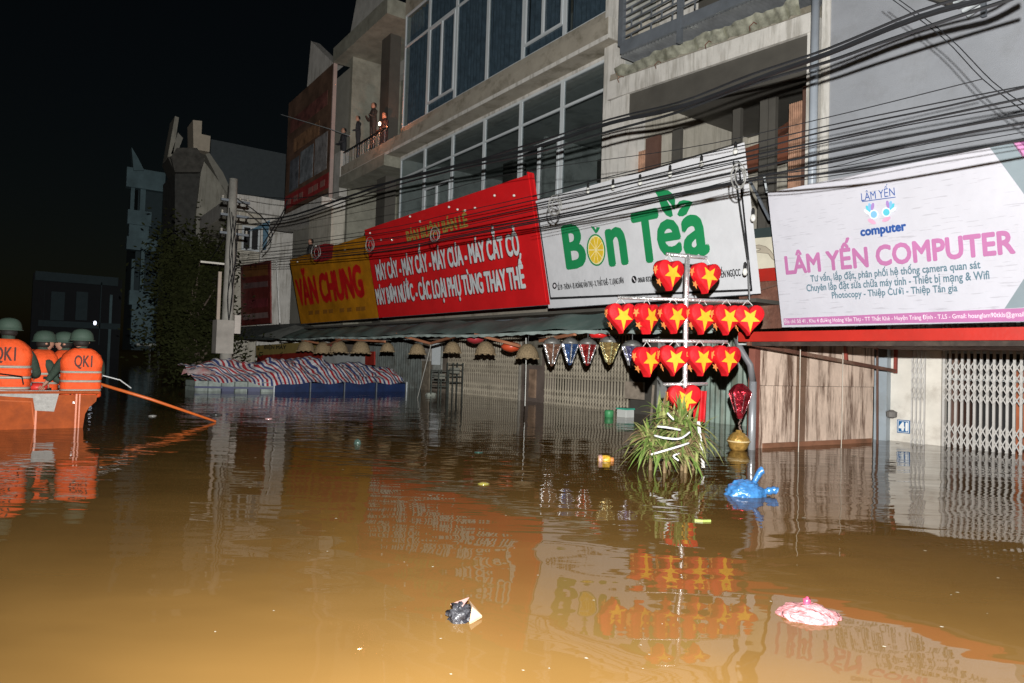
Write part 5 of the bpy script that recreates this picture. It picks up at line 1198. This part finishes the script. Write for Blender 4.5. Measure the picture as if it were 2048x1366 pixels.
for (x, w_) in ((150, .018), (157, .014), (70, .02)):
    p = PX(x, 820, XS); MB().box(XS - .002, XS + .012, p.y, p.y + w_, -.1, .42).build('hull_rib', mat('orange_rib', (.6, .16, .06), .4), bt)
pgrey = mat('grey_patch', (.38, .37, .35), .6, var=.2, scale=20, bump=.5, bscale=90)
a_ = [PX(x, y, XS + .006) for x, y in ((-30, 778), (118, 787), (108, 823), (70, 821), (66, 796), (-30, 790))]
MB().prism([p + Vector((.008, 0, 0)) for p in a_], (-.006, 0, 0)).build('grey_patch', pgrey, bt)
MB().quadbox((XS - .11, -1.5, .457), (.15, 0, 0), (0, 1.5 + a_[1].y, 0), (0, 0, .006)).build('grey_patch', pgrey, bt)
p = PX(147, 805, XS + .01); MB().lathe(p, [(.012, -.01), (.016, .0), (.012, .008)], 12, ax=(1, 0, 0)).build('drain_ring', metalw, bt)
p = [PX(x, y, XS) for x, y in ((-20, 800), (63, 804), (68, 850))]
MB().tube([q + Vector((.004, 0, 0)) for q in p], .008, 5).build('panel_seam', mat('orange_rib', (.6, .16, .06)), bt)
MB().box(XS - 1.5, XS - .1, -.35, .1, .22, .27).build('bench', org, bt)
c = PD(75, 775, 8.7); tag(MB().lathe(c, [(.03, -.05), (.1, -.03), (.12, .02), (.05, .06)], 12, jit=.1).build('red_bundle', mat('red_bundle', (.65, .04, .03), .45), smooth=True), 'red cloth bundle lying on the boat edge between the soldiers', 'bundle')

# ================================================================== people
unif = mat('army_green_cloth', (.03, .05, .035), .8, var=.3, scale=12, bump=.4); skin = mat('skin', (.42, .22, .15), .55); hair = mat('hair', (.015, .012, .01), .7)
vestm = mat('orange_vest', (.8, .1, .025), .65, var=.18, scale=9, bump=1., bscale=14, spec=.2); stripm = mat('reflective_tape', (.28, .26, .22), .4, var=.2, scale=30); helm = mat('green_helmet', (.045, .075, .056), .7, var=.15)
def skinned(name, verts, edges, radii, m, parent, root=0, sub=2):
    me = bpy.data.meshes.new(name); me.from_pydata([tuple(v) for v in verts], edges, [])
    o = bpy.data.objects.new(name, me); C.objects.link(o)
    o.modifiers.new('s', 'SKIN'); sub_ = o.modifiers.new('u', 'SUBSURF'); sub_.levels = sub; sub_.render_levels = sub
    for i, s_ in enumerate(me.skin_vertices[0].data):
        s_.radius = (radii[i], radii[i]) if not isinstance(radii[i], tuple) else radii[i]; s_.use_root = (i == root)
    dg = bpy.context.evaluated_depsgraph_get(); m2 = bpy.data.meshes.new_from_object(o.evaluated_get(dg)); bpy.data.objects.remove(o)
    m2.materials.clear(); m2.materials.append(m); m2.name = name
    for p in m2.polygons: p.use_smooth = True
    o = bpy.data.objects.new(name, m2); C.objects.link(o); adopt(o, parent); return o
def torso_loft(c, fwd, side, prof, m, name, parent, n=28):
    b_ = MB(); ks = []
    for z, w_, d_, off in prof:
        k = len(b_.v)
        for i in range(n):
            t = 2 * math.pi * i / n; cx_, sy_ = math.cos(t), math.sin(t)
            ex = 2 / 3.4; X_ = math.copysign(abs(cx_) ** ex, cx_) * w_; Y_ = math.copysign(abs(sy_) ** ex, sy_) * d_
            b_.v.append(c + side * X_ + fwd * (Y_ + off) + Vector((0, 0, z)))
        ks.append(k)
    for k0, k1 in zip(ks, ks[1:]):
        for j in range(n): b_.f.append((k0 + j, k0 + (j+1) % n, k1 + (j+1) % n, k1 + j))
    b_.f += [tuple(ks[0] + j for j in range(n))[::-1], tuple(ks[-1] + j for j in range(n))]
    return b_.build(name, m, parent, smooth=True)
def soldier(lb_, base, face, hip_z, scale, arms, text=True, headturn=0., lean=0., strap=False):
    """seated person; face = direction he looks; base on the hips"""
    t = thing('person', lb_, 'person', base, 'soldiers in orange life vests in the boat')
    f = Vector(face).normalized(); s = Vector((f.y, -f.x, 0)); z = Vector((0, 0, 1)); B = Vector(base)
    def q(sd, fd, h): return B + s * sd * scale + f * (fd * scale + lean * h) + z * h * scale
    V = [q(0, 0, 0), q(0, 0, .18), q(0, 0, .36), q(0, .01, .47), q(0, .02, .545), q(0, .03, .66)]; Rr = [(.15, .13), (.15, .11), (.17, .115), (.09, .08), .055, .085]
    Rr = [tuple(k * scale for k in r) if isinstance(r, tuple) else r * scale for r in Rr]
    E_ = [(0, 1), (1, 2), (2, 3), (3, 4), (4, 5)]
    for sd in (-1, 1):
        k = len(V); V += [q(sd * .1, .08, -.02), q(sd * .13, .46, .02), q(sd * .1, .5, -.18)]; Rr += [.095 * scale, .07 * scale, .05 * scale]; E_ += [(0, k), (k, k + 1), (k + 1, k + 2)]
    for sd, (el, wr) in zip((-1, 1), arms):
        k = len(V); V += [q(sd * .2, 0, .42), B + s * el[0] + f * el[1] + z * el[2], B + s * wr[0] + f * wr[1] + z * wr[2]]; Rr += [.065 * scale, .05 * scale, .036 * scale]; E_ += [(2, k), (k, k + 1), (k + 1, k + 2)]
    skinned('body', V, E_, Rr, unif, t)
    for sd, (el, wr) in zip((-1, 1), arms):      # forearm skin + hand with fingers
        e_, w_ = B + s * el[0] + f * el[1] + z * el[2], B + s * wr[0] + f * wr[1] + z * wr[2]; d_ = (w_ - e_).normalized()
        side_ = d_.cross(f).normalized() if d_.cross(f).length > .1 else s
        hv = [w_ - d_ * .13, w_, w_ + d_ * .05, w_ + d_ * .085]; hr = [.036, .026, (.034, .016), (.034, .014)]; he = [(0, 1), (1, 2), (2, 3)]
        skinned('hand', hv, he, hr, skin, t, sub=1)
        for k in range(4):
            o_ = side_ * (.027 - .018 * k); ln = (.036, .042, .04, .03)[k]
            skinned('finger', [w_ + d_ * .075 + o_, w_ + d_ * (.085 + ln) + o_ + f * .008, w_ + d_ * (.08 + ln * 1.5) + o_ + f * .028], [(0, 1), (1, 2)], [.009, .0085, .007], skin, t, sub=1)
        skinned('thumb', [w_ + d_ * .02 + side_ * .03, w_ + d_ * .045 + side_ * .055 + f * .01, w_ + d_ * .07 + side_ * .06 + f * .025], [(0, 1), (1, 2)], [.012, .01, .008], skin, t, sub=1)
    # vest
    hcen = q(0, 0, 0)
    ft = f; prof = [(-.06, .2, .14, 0), (-.03, .225, .165, 0), (.1, .225, .165, 0), (.24, .235, .17, 0), (.4, .235, .165, 0), (.48, .205, .15, 0), (.535, .15, .12, 0), (.565, .1, .09, 0)]
    pin = lambda zz: 1 - .05 * sum(math.exp(-((zz - q_) / .022) ** 2) for q_ in (.035, .15, .265))
    prof = sorted(prof[2:] + [(-.06 + .42 * i_ / 24, .228 - .012 * (i_ == 0), .166 - .02 * (i_ == 0), 0) for i_ in range(25)], key=lambda t_: t_[0])
    prof = [(a * scale, b * pin(a) * scale, c_ * pin(a) * scale, lean * a) for a, b, c_, d in prof if not (a > .3 and a < .39)]
    torso_loft(hcen, ft, s, prof, vestm, 'life_vest', t)
    for zz in (.02, .135, .25):
        ww = .224 if zz < .2 else .226
        torso_loft(hcen, ft, s, [((zz) * scale, ww * scale, .166 * scale, lean * zz), ((zz + .03) * scale, ww * scale, .166 * scale, lean * zz)], stripm, 'reflective_tape', t)
        torso_loft(hcen, ft, s, [((zz + .012) * scale, (ww + .002) * scale, .168 * scale, lean * zz), ((zz + .018) * scale, (ww + .002) * scale, .168 * scale, lean * zz)], mat('tape_line', (.6, .58, .5), .3), 'tape_line', t)
    if text:
        bkn = -f; o_ = hcen + bkn * (.175 * scale) + f * (lean * .36)
        wx = -s if (-s).dot(_r0) > 0 else s
        lettering('QK1', o_ - wx * .095 * scale + z * .335 * scale, o_ + wx * .095 * scale + z * .335 * scale, z, .14 * scale, mat('dark_stencil', (.07, .02, .015), .7), t, bold=(.03,.015), proud=.012)
    for sd in (-1, 1):      # side webbing and buckles
        for zz in (.06, .2): MB().quadbox(hcen + s * (sd * .226 * scale) - f * .05 + z * zz * scale, s * sd * .012, f * .1, z * .035).build('side_buckle', black, t)
    MB().tube([hcen + s * sd_ * scale - f * (.16 * scale) + z * zz_ * scale for sd_, zz_ in ((-.17, -.05), (-.1, .0), (-.03, -.05))], .006, 5).build('crotch_strap', black, t)
    # head: face, ears, helmet
    hd = q(0, .04, .65); hf = (f * math.cos(headturn) + s * math.sin(headturn)).normalized(); hs_ = Vector((hf.y, -hf.x, 0))
    b_ = MB(); ns = 20
    def hfun(u, v):
        th, ph = 2 * math.pi * u, math.pi * v
        d = Vector((math.cos(th) * math.sin(ph), math.sin(th) * math.sin(ph), math.cos(ph)))
        w_ = .078 * (1 - .18 * max(0, -d.z)); dd = .095
        p = hd + hs_ * d.x * w_ + hf * d.y * dd + z * d.z * .118
        if d.y > .85 and abs(d.z + .1) < .25: p += hf * .018 * (1 - abs(d.z + .1) / .25)
        return p
    b_.grid(hfun, 22, 14); b_.build('head', skin, t, smooth=True)
    for sd in (-1, 1):
        MB().lathe(hd + hs_ * sd * .08 - z * .01, [(.005, -.008), (.028, 0), (.005, .01)], 10, ax=hs_ * sd).build('ear', skin, t, smooth=True)
        MB().lathe(hd + hf * .086 + hs_ * sd * .03 + z * .01, [(.002, -.004), (.011, 0), (.002, .006)], 8, ax=hf).build('eye', hair, t)
    MB().bar(hd + hf * .088 - hs_ * .022 - z * .052, hd + hf * .088 + hs_ * .022 - z * .052, .008).build('mouth', mat('lips', (.3, .1, .08), .6), t)
    MB().lathe(hd - hf * .012 - z * .03, [(.07, -.03), (.088, .0), (.09, .05)], 16).build('hair', hair, t, smooth=True)
    hp_ = [(.148, .0), (.15, .006), (.132, .014), (.13, .05), (.118, .095), (.09, .132), (.05, .15), (.004, .156)]
    b_ = MB(); b_.lathe(hd + z * .012 - hf * .005, hp_, 24); b_.build('helmet', helm, t, smooth=True)
    return t
fw_ = (-1, .12, 0)
soldier('soldier in orange vest at the boat end, right arm braced on the gunwale', (-10.33, .62, .42), (-1, -.05, 0), 0, 1.0,
        (((.26, -.0, .22), (.2, .2, .05)), ((-.0, 0, 0), (-.0, 0, 0)))[0:1] * 2 if False else (((-.27, .08, .27), (-.35, .12, .13)), ((.24, .14, .22), (.16, .36, .2))), headturn=.5)
soldier('soldier in orange vest cut by the left picture edge, taller than the others', (-10.38, -.15, .44), (-1, .1, 0), 0, 1.12,
        (((-.3, .1, .2), (-.28, .32, .2)), ((.3, .1, .2), (.24, .34, .18))), headturn=-.2)
soldier('soldier half hidden between the two lettered vests, facing right', (-11.0, .2, .36), (-.35, 1, 0), 0, 1.05,
        (((-.25, .1, .2), (-.2, .32, .15)), ((.25, .1, .2), (.2, .33, .15))), text=False, headturn=.2)
soldier('soldier furthest back in the boat, only helmet and collar showing', (-11.25, .5, .36), (-.2, -1, 0), 0, 1.05,
        (((-.25, .1, .2), (-.2, .32, .15)), ((.25, .1, .2), (.2, .33, .15))), text=False, headturn=-.3)
# oar and lines
tag(MB().tube([PD(180, 762, 8.9), PD(300, 798, 9.3), PD(432, 843, 9.65)], [.02, .022, .016], 8).build('orange_pole', mat('orange_pole', (.55, .12, .025), .4), smooth=True), 'long orange pole reaching from the boat into the water', 'pole')
tag(MB().tube([PD(175, 743, 8.8), PD(240, 760, 9.2), PD(262, 776, 9.4)], .008, 6).build('white_rod', mat('white_rod', (.7, .72, .72), .35)), 'short thin white rod sticking out behind the right soldier', 'rod')
tag(MB().tube([PD(-10, 746, 8.1), PD(44, 753, 8.1), PD(47, 768, 8.1)], .008, 5).build('black_strap', black), 'thin black rod lying across the left soldier back', 'rod')

# people on the balcony, dark silhouettes
def bystander(lb_, x, y, Y_, hgt, arm=False, cl=(.03, .03, .035)):
    head = PY(x, y, Y_); t = thing('person', lb_, 'person', (head.x, Y_, head.z - hgt), 'onlookers watching from above')
    m_ = mat('cloth_%d' % x, cl, .8); b0 = head - Vector((0, 0, .62)); z = Vector((0, 0, 1)); s = Vector((1, 0, 0)); f = Vector((.4, -.9, 0))
    V = [b0, b0 + z * .22, b0 + z * .42, b0 + z * .53, head]; Rr = [(.15, .12), (.15, .11), (.17, .11), .05, .09]; E_ = [(0, 1), (1, 2), (2, 3), (3, 4)]
    for sd in (-1, 1):
        k = len(V); V += [b0 + s * sd * .09 - z * .1, b0 + s * sd * .1 - z * .5, b0 + s * sd * .1 - z * .9]; Rr += [.09, .07, .05]; E_ += [(0, k), (k, k + 1), (k + 1, k + 2)]
        k = len(V); V += [b0 + s * sd * .2 + z * .38, b0 + s * sd * .24 + z * .12 + f * .1, b0 + s * sd * .12 + z * (.2 if arm else .05) + f * .34]; Rr += [.06, .045, .035]; E_ += [(2, k), (k, k + 1), (k + 1, k + 2)]
    skinned('body', V, E_, Rr, m_, t)
    MB().lathe(head + f * .03, [(.02, -.11), (.07, -.08), (.085, 0), (.07, .08), (.02, .11)], 12).build('face', skin, t, smooth=True)
    MB().lathe(head, [(.09, -.02), (.098, .04), (.08, .09), (.02, .125)], 12).build('hair', hair, t, smooth=True)
    return t
bystander('tall onlooker on the balcony standing behind the glowing phone light', 748, 212, 9.75, 1.7, True, (.05, .04, .035))
bystander('onlooker in dark clothes at the middle of the balcony', 716, 238, 9.9, 1.6)
bystander('onlooker at the left end of the balcony beside the white post', 688, 262, 9.8, 1.5)
bystander('small onlooker leaning at the right end of the balcony', 770, 232, 9.7, 1.5, False, (.05, .03, .03))
bystander('onlooker peeking over the top of the yellow sign', 622, 484, 8.6, 1.6, False, (.04, .04, .04))
c = PY(761, 248, 9.25)
t = thing('phone_light', 'glowing phone torch held out over the balcony railing', 'phone', c)
MB().box(c.x - .04, c.x + .04, c.y, c.y + .02, c.z - .07, c.z + .09).build('phone_body', black, t)
MB().lathe(c - Vector((0, .03, 0)), [(.02, -.03), (.06, 0), (.02, .03)], 10, ax=(0, 1, 0)).build('torch', mat('torch_light', (1, .8, .62), emit=14), t)
pl_ = bpy.data.lights.new('phone_glow', 'POINT'); po = bpy.data.objects.new('phone_glow', pl_); C.objects.link(po)
pl_.energy = 45; pl_.color = (1, .32, .14); pl_.shadow_soft_size = .05; po.location = c + Vector((0, -.1, .02))
